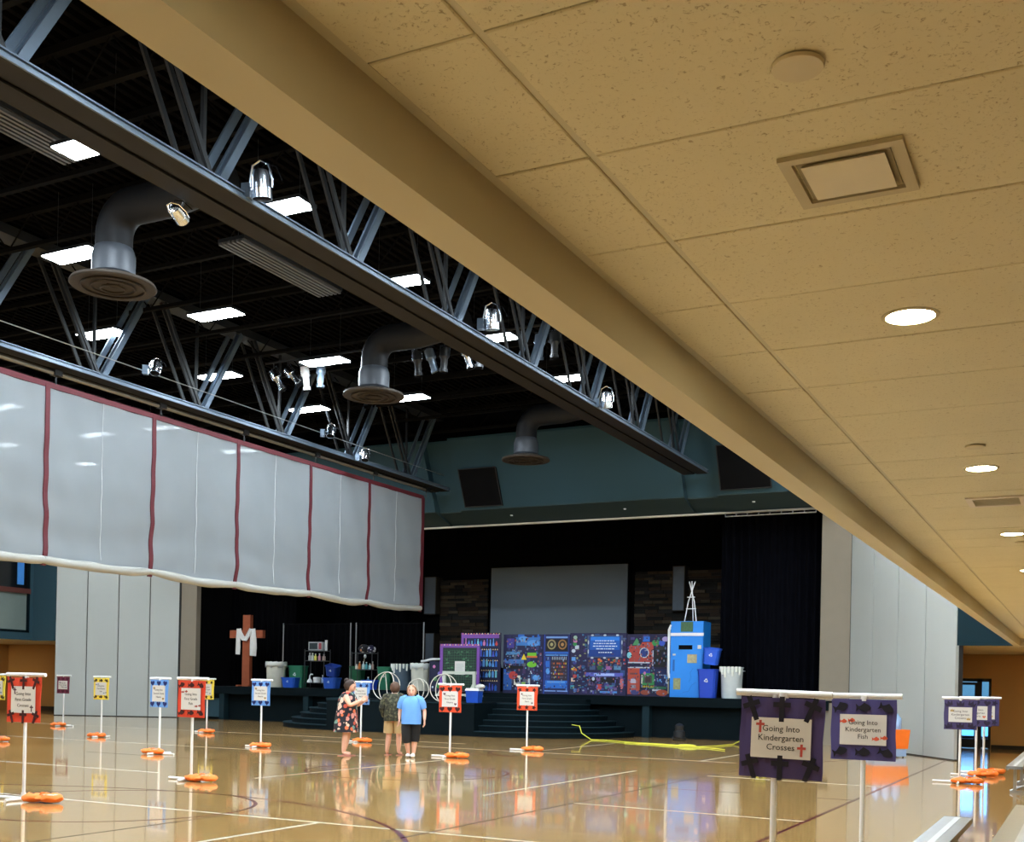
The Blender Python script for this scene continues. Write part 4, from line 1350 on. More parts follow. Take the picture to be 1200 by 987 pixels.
round_bin(-10.17, 34.98 + 0.3, 0.36, 1.0, (190, 196, 198), 'pale grey trash can with cream slime drips at stage edge', drip=(226, 224, 190))

def wire_shelf(x, y, label, hgt, shelves, z=ST):
    t = thing('wire_shelf', label, 'shelf', (x, y, z))
    w, d = 0.95, 0.40
    for sx in (-1, 1):
        for sy in (-1, 1):
            MB().tube((sx * w / 2, sy * d / 2, 0.0), (sx * w / 2, sy * d / 2, hgt), 0.016, n=8).build('post', mat('dark_shelf_steel', (70, 72, 76), 0.4, metal=0.5), t, True)
    for h_ in shelves:
        b = MB()
        b.box(-w / 2, -d / 2, h_ - 0.03, w / 2, -d / 2 + 0.02, h_).box(-w / 2, d / 2 - 0.02, h_ - 0.03, w / 2, d / 2, h_)
        for k in range(12):
            xx = -w / 2 + w * k / 11
            b.box(xx - 0.005, -d / 2, h_ - 0.012, xx + 0.005, d / 2, h_ - 0.002)
        b.box(-w / 2, -0.02, h_ - 0.02, w / 2, 0.02, h_ - 0.003)
        b.build('wire_deck', MATS['dark_shelf_steel'], t)
    return t
wire_shelf(-27.5, 36.6, 'black wire shelf holding microwave and coloured bottles', 1.55, (0.22, 1.10, 1.50))
wire_shelf(-25.22, 36.6, 'black wire shelf with orange and teal bottles, next to the bay pole', 1.46, (0.22, 0.78, 1.42))

def bottle(x, y, z, r, h, col, label, cap=(220, 220, 216)):
    t = thing('bottle', label, 'bottle', (x, y, z))
    MB().lathe([(r * 0.9, 0), (r, 0.01), (r, h * 0.6), (r * 0.42, h * 0.76), (r * 0.4, h * 0.88)], (0, 0, 0), 14).build('body', mat('bottle_%d_%d_%d' % col, col, 0.3, var=0.05), t, True)
    MB().lathe([(r * 0.46, h * 0.88), (r * 0.46, h), (r * 0.1, h + 0.005)], (0, 0, 0), 12).build('cap', mat('cap_%d_%d_%d' % cap, cap, 0.4), t, True)
S1 = ST + 1.10
for k, (dx, c_, h_, n_) in enumerate(((-0.34, (170, 174, 176), 0.30, 'pale grey'), (-0.20, (196, 200, 196), 0.30, 'white'), (-0.06, (220, 214, 96), 0.27, 'yellow'), (0.14, (206, 150, 160), 0.28, 'pink'), (0.36, (216, 190, 180), 0.26, 'peach'))):
    bottle(-27.5 + dx, 36.55, S1, 0.055, h_, c_, '%s bottle on the shelf under the microwave' % n_)
bottle(-27.5 + 0.35, 36.5, ST + 0.22, 0.05, 0.30, (150, 170, 200), 'pale blue bottle on the bottom deck of the microwave shelf')
S2 = ST + 0.78
for k, (dx, c_, h_, n_) in enumerate(((-0.34, (226, 222, 210), 0.20, 'short cream'), (-0.20, (214, 124, 60), 0.30, 'orange'), (-0.02, (190, 214, 214), 0.30, 'pale aqua'), (0.12, (64, 148, 158), 0.28, 'teal'), (0.28, (150, 200, 210), 0.22, 'light blue'), (0.40, (210, 180, 170), 0.30, 'pinkish'))):
    bottle(-25.22 + dx, 36.55, S2, 0.055, h_, c_, '%s bottle on the middle deck of the second wire shelf' % n_)
bottle(-25.22 + 0.25, 36.5, ST + 0.22, 0.06, 0.26, (70, 130, 170), 'blue bottle on the bottom deck of the second wire shelf')
bottle(-25.22 - 0.05, 36.5, ST + 0.22, 0.08, 0.14, (196, 176, 140), 'squat tan jar on the bottom deck of the second wire shelf')
mw = thing('microwave', 'silver microwave oven on top of the first wire shelf', 'microwave', (-27.5, 36.6, ST + 1.50))
MB().box(-0.33, -0.16, 0.01, 0.33, 0.16, 0.34).build('case', mat('silver_case', (176, 180, 184), 0.35, metal=0.4), mw)
MB().box(-0.28, -0.172, 0.05, 0.14, -0.16, 0.30).build('door_window', mat('smoked_window', (52, 62, 66), 0.2), mw)
MB().box(0.18, -0.172, 0.05, 0.30, -0.16, 0.30).build('control_panel', mat('red_panel', (150, 60, 70), 0.5), mw)
MB().tube((0.155, -0.19, 0.06), (0.155, -0.19, 0.29), 0.012, n=6).build('handle', white_pvc, mw)
pt = thing('paper_towel_roll', 'white paper towel roll standing beside the microwave', 'paper roll', (-27.5 + 0.42, 36.6, ST + 1.50))
MB().lathe([(0.055, 0), (0.055, 0.42), (0.02, 0.42), (0.02, 0.40)], (0, 0, 0), 16).build('roll', white_pvc, pt, True)
wf = thing('spray_gun', 'white curved pump bottle on the bottom shelf deck', 'bottle', (-27.5 - 0.28, 36.5, ST + 0.22))
MB().lathe([(0.11, 0), (0.11, 0.06), (0.05, 0.14), (0.03, 0.16)], (0, 0, 0), 14).build('base', white_pvc, wf, True)
MB().path([(0, 0, 0.15), (0.0, 0, 0.26), (0.06, 0, 0.34), (0.14, 0, 0.32)], 0.03, 8).build('neck', white_pvc, wf, True)
wt = thing('plastic_tub', 'white plastic tub on the bottom shelf deck', 'tub', (-27.5 + 0.08, 36.5, ST + 0.22))
MB().lathe([(0.14, 0), (0.16, 0.16), (0.165, 0.17), (0.15, 0.21), (0.02, 0.22)], (0, 0, 0), 18).build('tub', white_pvc, wt, True)
tb = thing('stuffed_bag', 'crumpled black and white bag on the second wire shelf', 'bag', (-25.15, 36.6, ST + 1.42))
def crumple(q):
    q = Vector(q)
    k = 1 + 0.14 * math.sin(q.x * 21) * math.cos(q.z * 27) + 0.08 * math.sin(q.y * 33)
    return Vector((q.x * k, q.y * k, max(q.z * k, -0.15)))
MB().ellipsoid((-0.12, 0, 0.16), 0.24, 0.16, 0.17, 18, 12, 0, crumple).build('bag', pattern_material('patched_bag', [(24, 24, 30), (200, 196, 190), (30, 30, 38), (190, 130, 90), (60, 64, 110)], 9), tb, True)
MB().ellipsoid((0.22, 0.02, 0.14), 0.18, 0.14, 0.16, 16, 10, 0, crumple).build('pouch', pattern_material('navy_pouch', [(24, 26, 60), (200, 200, 206), (30, 30, 44), (24, 26, 60)], 11), tb, True)

# ---- printed backdrops: flat print made of thin coloured layers on a board
PALETTE = {}
def pm(c):
    if c not in PALETTE:
        PALETTE[c] = mat('print_%d_%d_%d' % c, c, 0.7, var=0.12, scale=5)
    return PALETTE[c]

def backdrop(name, label, x0, x1, y, z0, z1, base, items, frame=None):
    t = thing(name, label, 'backdrop', ((x0 + x1) / 2, y, z0), 0)
    W, H = x1 - x0, z1 - z0
    MB().box(-W / 2, 0, 0, W / 2, 0.05, H).build('board', pm(base), t)
    cols = []
    b = MB()
    for k, it in enumerate(items):
        kind, u, v, w, h, c = it[:6]
        if c not in cols:
            cols.append(c)
        mi = cols.index(c)
        u0, u1 = max(0.0, u - w / 2), min(1.0, u + w / 2)
        v0, v1 = max(0.0, v - h / 2), min(1.0, v + h / 2)
        u, v, w, h = (u0 + u1) / 2, (v0 + v1) / 2, u1 - u0, v1 - v0
        cx_, cz = (u - 0.5) * W, v * H
        yy = -0.0001 * (k + 1) - 0.001
        if kind == 'r':
            b.box(cx_ - w * W / 2, yy, cz - h * H / 2, cx_ + w * W / 2, 0, cz + h * H / 2, mi)
        elif kind == 'e':
            n = 16
            pts = [(cx_ + w * W / 2 * math.cos(2 * PI * j / n), cz + h * H / 2 * math.sin(2 * PI * j / n)) for j in range(n)]
            b.loft([[(p[0], 0, p[1]) for p in pts], [(p[0], yy - 0.002, p[1]) for p in pts]], mi)
        elif kind == 't':
            pts = [(cx_ - w * W / 2, cz - h * H / 2), (cx_ + w * W / 2, cz - h * H / 2), (cx_, cz + h * H / 2)]
            b.loft([[(p[0], 0, p[1]) for p in pts], [(p[0], yy - 0.001, p[1]) for p in pts]], mi)
    if items:
        b.build('printed_artwork', [pm(c) for c in cols], t)
    for s in (-0.4, 0.4):
        MB().tube((s * W, 0.05, H * 0.8), (s * W, 0.75, 0.02), 0.015, n=6).build('prop_leg', black_m, t)
    return t

rnd = random.Random(11)
NAVY, DPUR, PURP = (26, 28, 66), (38, 28, 62), (120, 72, 160)
BRB, SKY, CYA = (40, 104, 200), (92, 156, 224), (120, 200, 214)
LIM, YLW, ORG, RDD, PNK = (120, 196, 52), (228, 200, 50), (214, 110, 50), (190, 64, 58), (206, 120, 170)
GRY, LGT, BLK, GRN, DGN = (90, 96, 112), (190, 200, 214), (14, 14, 22), (52, 140, 74), (28, 70, 50)
def scatter(n, u0, u1, v0, v1, cols, smin=0.02, smax=0.07, kinds='rre', H=1.0):
    out = []
    for _ in range(n):
        w = rnd.uniform(smin, smax)
        out.append((rnd.choice(kinds), rnd.uniform(u0, u1), rnd.uniform(v0, v1), w, rnd.uniform(smin, smax) * H, rnd.choice(cols)))
    return out

# A: purple framed bottle shelves
it = [('r', 0.5, 0.945, 1.0, 0.07, PURP), ('r', 0.03, 0.5, 0.06, 1.0, PURP), ('r', 0.98, 0.5, 0.04, 1.0, DPUR)]
for k in range(14):
    it.append(('t', 0.04 + k * 0.071, 0.99, 0.05, 0.03, (238, 206, 150) if k % 2 else ORG))
for v in (0.735, 0.55, 0.385, 0.21):
    it.append(('r', 0.5, v, 0.88, 0.014, BLK))
    for k in range(16):
        it.append(('t', 0.10 + k * 0.055, v - 0.012, 0.035, 0.025, (230, 196, 140)))
for v in (0.78, 0.60, 0.43, 0.25, 0.03):
    for k in range(11):
        u = 0.12 + k * 0.078
        c = rnd.choice([BRB, SKY, CYA, (90, 110, 220), RDD, GRN, ORG, PNK] if v > 0.7 else [BRB, SKY, CYA, (80, 96, 210)])
        h = rnd.uniform(0.06, 0.12)
        it.append((rnd.choice('rte'), u, v + h / 2, rnd.uniform(0.04, 0.065), h, c))
        it.append(('r', u, v + h, 0.018, 0.04, c))
backdrop('bottle_shelf_backdrop', 'purple bordered backdrop printed with shelves of blue bottles', -20.55, -18.92, 36.0, ST, 3.5, (24, 30, 70), it)
# B: machines, green cauldrons, blue glass
it = scatter(70, 0.04, 0.96, 0.02, 0.98, [NAVY, DPUR, GRY, (48, 60, 110), BRB, (70, 50, 96), (40, 88, 150)], 0.03, 0.12)
it += [('r', 0.62, 0.88, 0.6, 0.14, (62, 124, 200)), ('e', 0.5, 0.92, 0.24, 0.10, SKY), ('e', 0.75, 0.85, 0.3, 0.11, SKY), ('r', 0.18, 0.85, 0.18, 0.16, (70, 60, 150)),
       ('r', 0.72, 0.66, 0.22, 0.06, LIM), ('r', 0.72, 0.62, 0.26, 0.03, ORG), ('e', 0.72, 0.49, 0.24, 0.10, LIM), ('t', 0.52, 0.62, 0.14, 0.10, YLW), ('r', 0.25, 0.68, 0.34, 0.05, (84, 140, 190)),
       ('r', 0.3, 0.54, 0.44, 0.07, (70, 120, 190)), ('r', 0.26, 0.44, 0.5, 0.05, BLK), ('e', 0.26, 0.30, 0.22, 0.14, RDD), ('r', 0.36, 0.22, 0.16, 0.16, (220, 214, 200)), ('e', 0.36, 0.22, 0.11, 0.10, BLK),
       ('r', 0.12, 0.2, 0.2, 0.3, (46, 96, 176)), ('e', 0.85, 0.27, 0.2, 0.10, SKY), ('r', 0.66, 0.2, 0.05, 0.1, LGT), ('t', 0.7, 0.36, 0.08, 0.06, LGT), ('r', 0.52, 0.16, 0.1, 0.06, (150, 190, 90)), ('r', 0.7, 0.05, 0.5, 0.08, BLK)]
it += scatter(26, 0.05, 0.95, 0.05, 0.95, [LGT, CYA, PNK, YLW], 0.012, 0.03)
it += scatter(150, 0.03, 0.97, 0.03, 0.97, [(70, 80, 130), (110, 130, 170), NAVY, (150, 90, 100), (60, 110, 150), (30, 30, 50), (140, 150, 170), (90, 70, 120)], 0.012, 0.04)
backdrop('machine_backdrop', 'backdrop printed with blue glassware and green cauldrons beside bottle shelves', -18.9, -17.3, 36.2, ST, 3.45, (34, 34, 74), it)
# C: narrow console with two dials
it = [('r', 0.5, 0.95, 0.84, 0.03, (120, 160, 220)), ('r', 0.5, 0.82, 0.84, 0.2, BLK), ('e', 0.30, 0.83, 0.34, 0.17, (150, 136, 96)), ('e', 0.72, 0.83, 0.34, 0.17, (156, 112, 64)), ('e', 0.30, 0.83, 0.24, 0.12, (40, 38, 34)), ('e', 0.72, 0.83, 0.24, 0.12, (44, 36, 30)),
      ('e', 0.30, 0.83, 0.12, 0.06, (170, 160, 110)), ('e', 0.72, 0.83, 0.12, 0.06, (180, 130, 80)), ('r', 0.5, 0.69, 0.9, 0.035, BRB), ('r', 0.5, 0.65, 0.86, 0.02, SKY), ('r', 0.16, 0.42, 0.2, 0.4, (34, 60, 130)), ('r', 0.16, 0.5, 0.16, 0.1, BRB), ('e', 0.17, 0.38, 0.16, 0.1, SKY),
      ('r', 0.6, 0.6, 0.62, 0.05, (30, 30, 50)), ('r', 0.6, 0.4, 0.62, 0.34, (52, 40, 52)), ('r', 0.5, 0.16, 0.86, 0.13, (40, 110, 206)), ('r', 0.5, 0.20, 0.7, 0.03, SKY), ('r', 0.5, 0.05, 0.9, 0.02, (130, 160, 220)), ('r', 0.02, 0.5, 0.04, 1.0, (40, 70, 160)), ('r', 0.98, 0.5, 0.04, 1.0, (36, 50, 120))]
for k in range(9):
    it.append(('r', 0.34 + k * 0.066, 0.6, 0.022, 0.05, LGT))
for k in range(45):
    it.append(('r', 0.34 + (k % 9) * 0.066, 0.28 + (k // 9) * 0.058, 0.035, 0.03, rnd.choice([RDD, ORG, (110, 70, 70), (90, 90, 110), YLW, (70, 50, 60)])))
it += scatter(50, 0.05, 0.95, 0.03, 0.66, [(60, 80, 150), (90, 130, 200), NAVY, (40, 50, 100), (130, 150, 180)], 0.015, 0.05)
backdrop('console_backdrop', 'narrow backdrop printed with a blue console and two brass dials', -17.28, -16.28, 36.2, ST, 3.45, (28, 36, 86), it)
# D: column of gadgets and the big blue screen
it = scatter(60, 0.02, 0.98, 0.02, 0.98, [DPUR, NAVY, (60, 52, 110), GRY, (80, 60, 90), (48, 80, 130)], 0.02, 0.10)
for v, c in ((0.93, (150, 180, 160)), (0.87, PNK), (0.82, GRN), (0.77, LGT), (0.71, LGT), (0.58, SKY), (0.52, (50, 60, 140)), (0.42, YLW), (0.40, ORG), (0.30, RDD), (0.24, (220, 190, 160)), (0.12, (60, 150, 170)), (0.07, BRB)):
    it.append((rnd.choice('re'), 0.08 + rnd.uniform(-0.03, 0.05), v, 0.07, 0.06, c))
it += [('r', 0.62, 0.785, 0.62, 0.36, (70, 84, 120)), ('r', 0.62, 0.785, 0.56, 0.33, (16, 60, 140)), ('r', 0.62, 0.83, 0.52, 0.20, (22, 92, 190)), ('r', 0.62, 0.91, 0.50, 0.06, (40, 130, 230))]
for k, w in enumerate((0.34, 0.40, 0.42, 0.30, 0.22)):
    v = 0.875 - k * 0.043 - (0.015 if k == 4 else 0)
    u = 0.62 - w / 2
    while u < 0.62 + w / 2:
        ww = rnd.uniform(0.02, 0.06)
        it.append(('r', u + ww / 2, v, ww, 0.016, (214, 228, 246)))
        u += ww + 0.012
for u in (0.40, 0.62, 0.84):
    it += [('e', u, 0.965, 0.05, 0.03, LGT), ('e', u, 0.60, 0.05, 0.03, LGT)]
for v in (0.85, 0.70):
    it += [('e', 0.33, v, 0.02, 0.07, LGT), ('e', 0.92, v, 0.02, 0.07, LGT)]
it += scatter(40, 0.34, 0.98, 0.44, 0.58, [(110, 80, 60), RDD, (80, 70, 60), ORG, GRY, GRN, (160, 120, 90)], 0.02, 0.045)
it += [('r', 0.41, 0.44, 0.10, 0.07, (70, 90, 130)), ('r', 0.55, 0.44, 0.10, 0.07, (40, 90, 60)), ('r', 0.70, 0.44, 0.10, 0.06, (150, 90, 150)), ('r', 0.85, 0.44, 0.12, 0.06, (90, 140, 180)),
       ('r', 0.62, 0.33, 0.66, 0.06, (90, 96, 190)), ('r', 0.62, 0.33, 0.36, 0.04, (170, 190, 240)), ('r', 0.62, 0.24, 0.46, 0.08, BLK), ('r', 0.54, 0.13, 0.09, 0.09, RDD), ('r', 0.72, 0.13, 0.16, 0.06, (70, 130, 140)), ('e', 0.43, 0.26, 0.05, 0.06, LGT), ('e', 0.93, 0.2, 0.06, 0.2, (200, 110, 110)), ('r', 0.7, 0.05, 0.3, 0.03, (80, 140, 210))]
it += scatter(36, 0.36, 0.98, 0.02, 0.30, [(60, 60, 130), (90, 90, 170), (40, 34, 70), (110, 80, 130)], 0.02, 0.06)
it += scatter(130, 0.02, 0.98, 0.02, 0.56, [(70, 80, 130), (110, 130, 170), NAVY, (150, 90, 100), (60, 110, 150), (30, 30, 50), (140, 150, 170), (90, 70, 120)], 0.01, 0.035)
it += scatter(40, 0.01, 0.3, 0.02, 0.98, [(70, 80, 130), (120, 130, 150), (150, 90, 100), (60, 110, 150), (150, 160, 120)], 0.012, 0.04)
backdrop('screen_backdrop', 'backdrop printed with gadgets around a bright blue message screen', -16.26, -14.14, 36.2, ST, 3.49, (36, 32, 74), it)
# E: red machine, green board
it = scatter(60, 0.03, 0.97, 0.02, 0.98, [NAVY, DPUR, (60, 44, 86), (44, 60, 110), BLK, (70, 60, 120)], 0.03, 0.11)
it += [('r', 0.33, 0.68, 0.56, 0.26, (168, 62, 56)), ('r', 0.45, 0.74, 0.30, 0.26, (178, 72, 62)), ('e', 0.40, 0.70, 0.22, 0.17, LGT), ('e', 0.40, 0.70, 0.18, 0.14, (38, 60, 130)), ('t', 0.22, 0.88, 0.2, 0.12, (70, 140, 90)), ('r', 0.44, 0.92, 0.16, 0.08, BRB), ('e', 0.66, 0.86, 0.18, 0.10, GRN), ('e', 0.80, 0.86, 0.14, 0.10, (60, 90, 200)), ('e', 0.88, 0.92, 0.16, 0.08, (180, 160, 210)),
       ('r', 0.76, 0.62, 0.26, 0.3, (22, 22, 26)), ('e', 0.76, 0.77, 0.22, 0.05, (50, 52, 54)), ('r', 0.60, 0.62, 0.02, 0.26, LGT), ('e', 0.05, 0.66, 0.12, 0.1, CYA), ('r', 0.28, 0.54, 0.5, 0.02, LGT), ('r', 0.28, 0.46, 0.5, 0.02, LGT),
       ('r', 0.17, 0.24, 0.28, 0.42, (174, 70, 52)), ('r', 0.17, 0.36, 0.18, 0.03, (110, 60, 60)), ('r', 0.16, 0.24, 0.12, 0.07, (180, 176, 196)), ('r', 0.16, 0.15, 0.12, 0.06, (140, 120, 130)), ('r', 0.42, 0.40, 0.24, 0.08, (40, 60, 150)), ('e', 0.42, 0.37, 0.06, 0.05, PNK),
       ('r', 0.50, 0.27, 0.28, 0.2, GRN), ('r', 0.50, 0.27, 0.18, 0.12, (70, 74, 70)), ('r', 0.50, 0.27, 0.11, 0.08, (60, 40, 46)), ('r', 0.36, 0.27, 0.03, 0.14, (210, 220, 190)), ('r', 0.48, 0.16, 0.32, 0.04, BLK), ('r', 0.80, 0.31, 0.28, 0.26, (24, 40, 90)), ('r', 0.72, 0.14, 0.4, 0.04, (50, 110, 80)),
       ('e', 0.20, 0.06, 0.2, 0.08, (60, 64, 120)), ('e', 0.44, 0.06, 0.22, 0.08, (150, 70, 50)), ('e', 0.82, 0.06, 0.26, 0.10, (176, 80, 50)), ('r', 0.7, 0.10, 0.2, 0.03, LGT), ('r', 0.96, 0.2, 0.03, 0.3, (170, 160, 130))]
for k in range(8):
    it.append(('t', 0.36 + k * 0.036, 0.16, 0.028, 0.035, YLW))
for k in range(9):
    it.append(('r', 0.70 + k * 0.028, 0.345, 0.016, 0.014, LGT))
it += scatter(14, 0.68, 0.94, 0.2, 0.42, [LGT, SKY], 0.015, 0.04)
it += scatter(170, 0.03, 0.97, 0.03, 0.97, [(70, 80, 130), (110, 130, 170), NAVY, (150, 90, 90), (60, 110, 120), (30, 30, 50), (140, 150, 170), (100, 50, 60)], 0.012, 0.04)
backdrop('red_machine_backdrop', 'backdrop printed with red machine and green circuit board beside blue locker', -14.12, -12.55, 36.2, ST, 3.45, (30, 28, 66), it)
# chalkboard prop in front
it = [('r', 0.5, 0.965, 1.0, 0.07, PURP), ('r', 0.035, 0.5, 0.07, 1.0, PURP), ('r', 0.965, 0.5, 0.07, 1.0, PURP), ('r', 0.5, 0.46, 0.84, 0.90, (24, 48, 38))]
for k in range(14):
    it.append(('t', 0.04 + k * 0.071, 0.985, 0.045, 0.03, (238, 206, 150) if k % 2 else ORG))
for k in range(15):
    it.append(('r', 0.5, 0.10 + k * 0.055, 0.80, 0.006, (50, 92, 66)))
for k in range(13):
    it.append(('r', 0.13 + k * 0.06, 0.46, 0.006, 0.84, (46, 84, 62)))
it += scatter(40, 0.14, 0.86, 0.3, 0.86, [(70, 120, 84), (58, 100, 72)], 0.02, 0.07, 'r', 0.4)
backdrop('chalkboard_backdrop', 'purple framed green chalkboard prop standing before the bottle shelves', -20.97, -19.33, 35.2, ST, 3.06, (70, 44, 96), it)
nt_ = thing('paper_notice', 'white paper notice pinned low on the chalkboard', 'paper', (-20.12, 35.18, ST + 0.62))
MB().box(-0.21, -0.004, 0, 0.21, 0.0, 0.48).build('sheet', paper_m, nt_)
for k in range(5):
    MB().box(-0.16, -0.006, 0.10 + 0.065 * k, 0.16 - 0.03 * (k % 3), -0.004, 0.115 + 0.065 * k).build('text_line', mat('faint_ink', (150, 156, 160), 0.8), nt_)
tb = thing('white_trestle', 'white pvc trestle stand in front of the chalkboard', 'stand', (-19.7, 34.42, TH + 0.155))
wp = mat('off_white_paint', (196, 200, 186), 0.5, var=0.05)
MB().box(-0.66, -0.06, 0.78, 0.66, 0.06, 0.88).build('top_rail', wp, tb)
for s in (-0.6, 0.6):
    MB().box(s - 0.05, -0.04, 0.06, s + 0.05, 0.04, 0.78).build('upright', wp, tb)
    MB().tube((s, 0, 0.5), (s - 0.26, 0, 0.05), 0.03, n=6).tube((s, 0, 0.5), (s + 0.26, 0, 0.05), 0.03, n=6).box(s - 0.3, -0.12, 0.0, s + 0.3, 0.12, 0.06).build('foot_brace', wp, tb)
MB().box(-0.6, -0.03, 0.02, 0.6, 0.03, 0.09).build('lower_rail', wp, tb)
db = thing('dark_prop_board', 'dark navy prop board with pink and green shapes beside cream trash can', 'board', (-21.35, 35.6, ST))
MB().box(-0.30, 0, 0, 0.30, 0.05, 1.1).build('board', pm((22, 26, 58)), db)
for u, v, c, r in ((-0.1, 0.9, PNK, 0.06), (0.12, 0.65, (120, 110, 190), 0.07), (-0.05, 0.45, (90, 140, 90), 0.08), (0.1, 0.2, GRN, 0.09), (-0.15, 0.15, LGT, 0.04)):
    MB().ellipsoid((u, 0, v), r, 0.012, r).build('painted_shape', pm(c), db, True)
pr = thing('bent_pipe', 'pale bent dryer hose lying over the cream trash can', 'hose', (-21.6, 35.75, ST + 1.045))
MB().path([(-0.5, 0, 0.05), (-0.3, 0, 0.07), (-0.05, 0, 0.13), (0.3, 0, 0.14), (0.55, 0, 0.15)], 0.045, 10).build('hose', white_pvc, pr, True)
MB().lathe([(0.05, 0), (0.05, 0.04)], (0, 0, 0), 12).build('end_ring', wp, pr).location = (0.53, 0, 0.14)
ck = thing('cooler_box', 'blue cooler box with white lid and rag on the stage ledge', 'cooler', (-17.52, 31.6, TH))
MB().loft([[(-0.2, -0.15, 0), (0.2, -0.15, 0), (0.2, 0.15, 0), (-0.2, 0.15, 0)], [(-0.23, -0.17, 0.38), (0.23, -0.17, 0.38), (0.23, 0.17, 0.38), (-0.23, 0.17, 0.38)]]).build('body', mat('cooler_blue', (30, 80, 186), 0.4), ck)
MB().loft([[(-0.25, -0.19, 0.38), (0.25, -0.19, 0.38), (0.25, 0.19, 0.38), (-0.25, 0.19, 0.38)], [(-0.22, -0.16, 0.46), (0.22, -0.16, 0.46), (0.22, 0.16, 0.46), (-0.22, 0.16, 0.46)]]).build('lid', white_pvc, ck)
MB().ellipsoid((0.2, 0, 0.52), 0.16, 0.12, 0.08, 14, 8, 0, crumple).build('rag', cloth_m, ck, True)
# hoops leaning at the ledge
for x, r, y, lab in ((-20.3, 0.46, 30.72, 'large white double hoop frame on the stage ledge behind camouflage shirt'), (-19.36, 0.36, 31.15, 'white hoop frame on the stage ledge behind the woman in blue'), (-18.15, 0.44, 30.72, 'white hoop frame on the stage ledge beside the orange-red sign')):
    t = thing('hoop_frame', lab, 'hoop', (x, y, TH))
    for k, (ang, tl) in enumerate(((0.25, 0.10), (-0.45, 0.10))):
        Mx = Matrix.Translation((0, 0, r + 0.012)) @ Matrix.Rotation(ang, 4, 'Z') @ Matrix.Rotation(PI / 2 - tl, 4, 'X')
        MB().path([Mx @ Vector((r * math.cos(2 * PI * j / 40), r * math.sin(2 * PI * j / 40), 0)) for j in range(40)], 0.014, 6, closed=True).build('hoop', mat('ivory_tube', (214, 208, 196), 0.4), t, True)
    MB().tube((-0.05, 0, 2 * r * 0.95), (0.06, 0, 0.06), 0.012, n=6).build('spoke', MATS['ivory_tube'], t)

# blue locker with antenna
lk = thing('blue_locker', 'tall bright blue cardboard locker prop with white trim on stage', 'locker', (-11.68, 35.3, ST))
lb = mat('locker_blue', (28, 132, 226), 0.5, var=0.06, scale=2)
lbd = mat('locker_blue_side', (22, 112, 198), 0.5, var=0.06)
MB().box(-0.55, -0.05, 0, 0.55, 0.75, 2.48).build('cabinet', lb, lk)
MB().box(-0.50, -0.075, 0.05, 0.52, -0.05, 1.98).build('door', lb, lk)
MB().box(-0.55, -0.08, 2.0, 0.57, -0.05, 2.10).build('white_band', white_pvc, lk)
MB().box(-0.2, -0.08, 2.14, 0.2, -0.05, 2.46).build('green_plate', mat('circuit_green', (58, 92, 60), 0.6, var=0.4, scale=22), lk)
MB().box(-0.26, -0.085, 1.56, 0.20, -0.075, 1.70).build('vent_slot', black_m, lk)
MB().box(0.04, -0.09, 1.12, 0.36, -0.075, 1.40).build('photo_label', mat('sepia_label', (176, 166, 130), 0.6, var=0.5, scale=14), lk)
MB().box(-0.42, -0.09, 0.25, -0.18, -0.075, 0.62).build('photo_label', mat('green_label', (150, 150, 106), 0.6, var=0.5, scale=16), lk)
MB().box(-0.45, -0.088, 0.85, -0.39, -0.075, 1.22).build('door_handle', mat('handle_blue', (20, 90, 170), 0.4), lk)
MB().box(0.38, -0.09, 1.58, 0.50, -0.075, 1.70).build('sticker', paper_m, lk)
MB().box(-0.46, -0.09, 1.36, -0.36, -0.075, 1.42).build('sticker', paper_m, lk)
MB().path([(-0.58, -0.02, 0.62), (-0.62, -0.02, 0.8), (-0.62, -0.02, 2.2), (-0.55, -0.02, 2.36)], 0.045, 10).build('side_pipe', white_pvc, lk, True)
b = MB()
for p in ([(0.1, 0.5), (0.18, 0.65), (0.14, 0.8), (0.24, 0.95)], [(-0.1, 0.15), (0.1, 0.2), (0.2, 0.4), (0.35, 0.5)]):
    b.path([(u, -0.078, v) for u, v in p], 0.006, 4)
b.build('drawn_crack', lbd, lk)
an = thing('antenna_frame', 'thin white lashed tripod frame standing on the blue locker', 'antenna', (-11.64, 35.55, ST + 2.48))
legs = [((-0.20, -0.1, 0), (0.10, 0.02, 1.32)), ((0.20, -0.1, 0), (-0.10, 0.02, 1.32)), ((0.0, 0.2, 0), (0.02, -0.08, 1.32))]
for a, c in legs:
    mid = tuple(0.5 * (p + q) + (0.05 if i == 0 and p > 0 else (-0.05 if i == 0 and p < 0 else 0)) for i, (p, q) in enumerate(zip(a, c)))
    MB().path([a, mid, c], 0.018, 6).build('leg', white_pvc, an, True)
for z_, w_ in ((0.42, 0.17), (0.80, 0.13)):
    MB().tube((-w_, -0.07, z_), (w_, -0.07, z_), 0.016, n=6).build('rung', white_pvc, an)
square_bin(-10.86, 34.98, 0.60, 0.42, 0.92, (18, 62, 178), 'tall dark blue recycling bin in front of the blue locker')
square_bin(-10.78, 35.0, 0.52, 0.42, 0.52, (30, 86, 206), 'blue recycling bin tipped on top of the tall dark blue bin', z=ST + 1.08, tilt=(0.1, 0.12, 0.1))

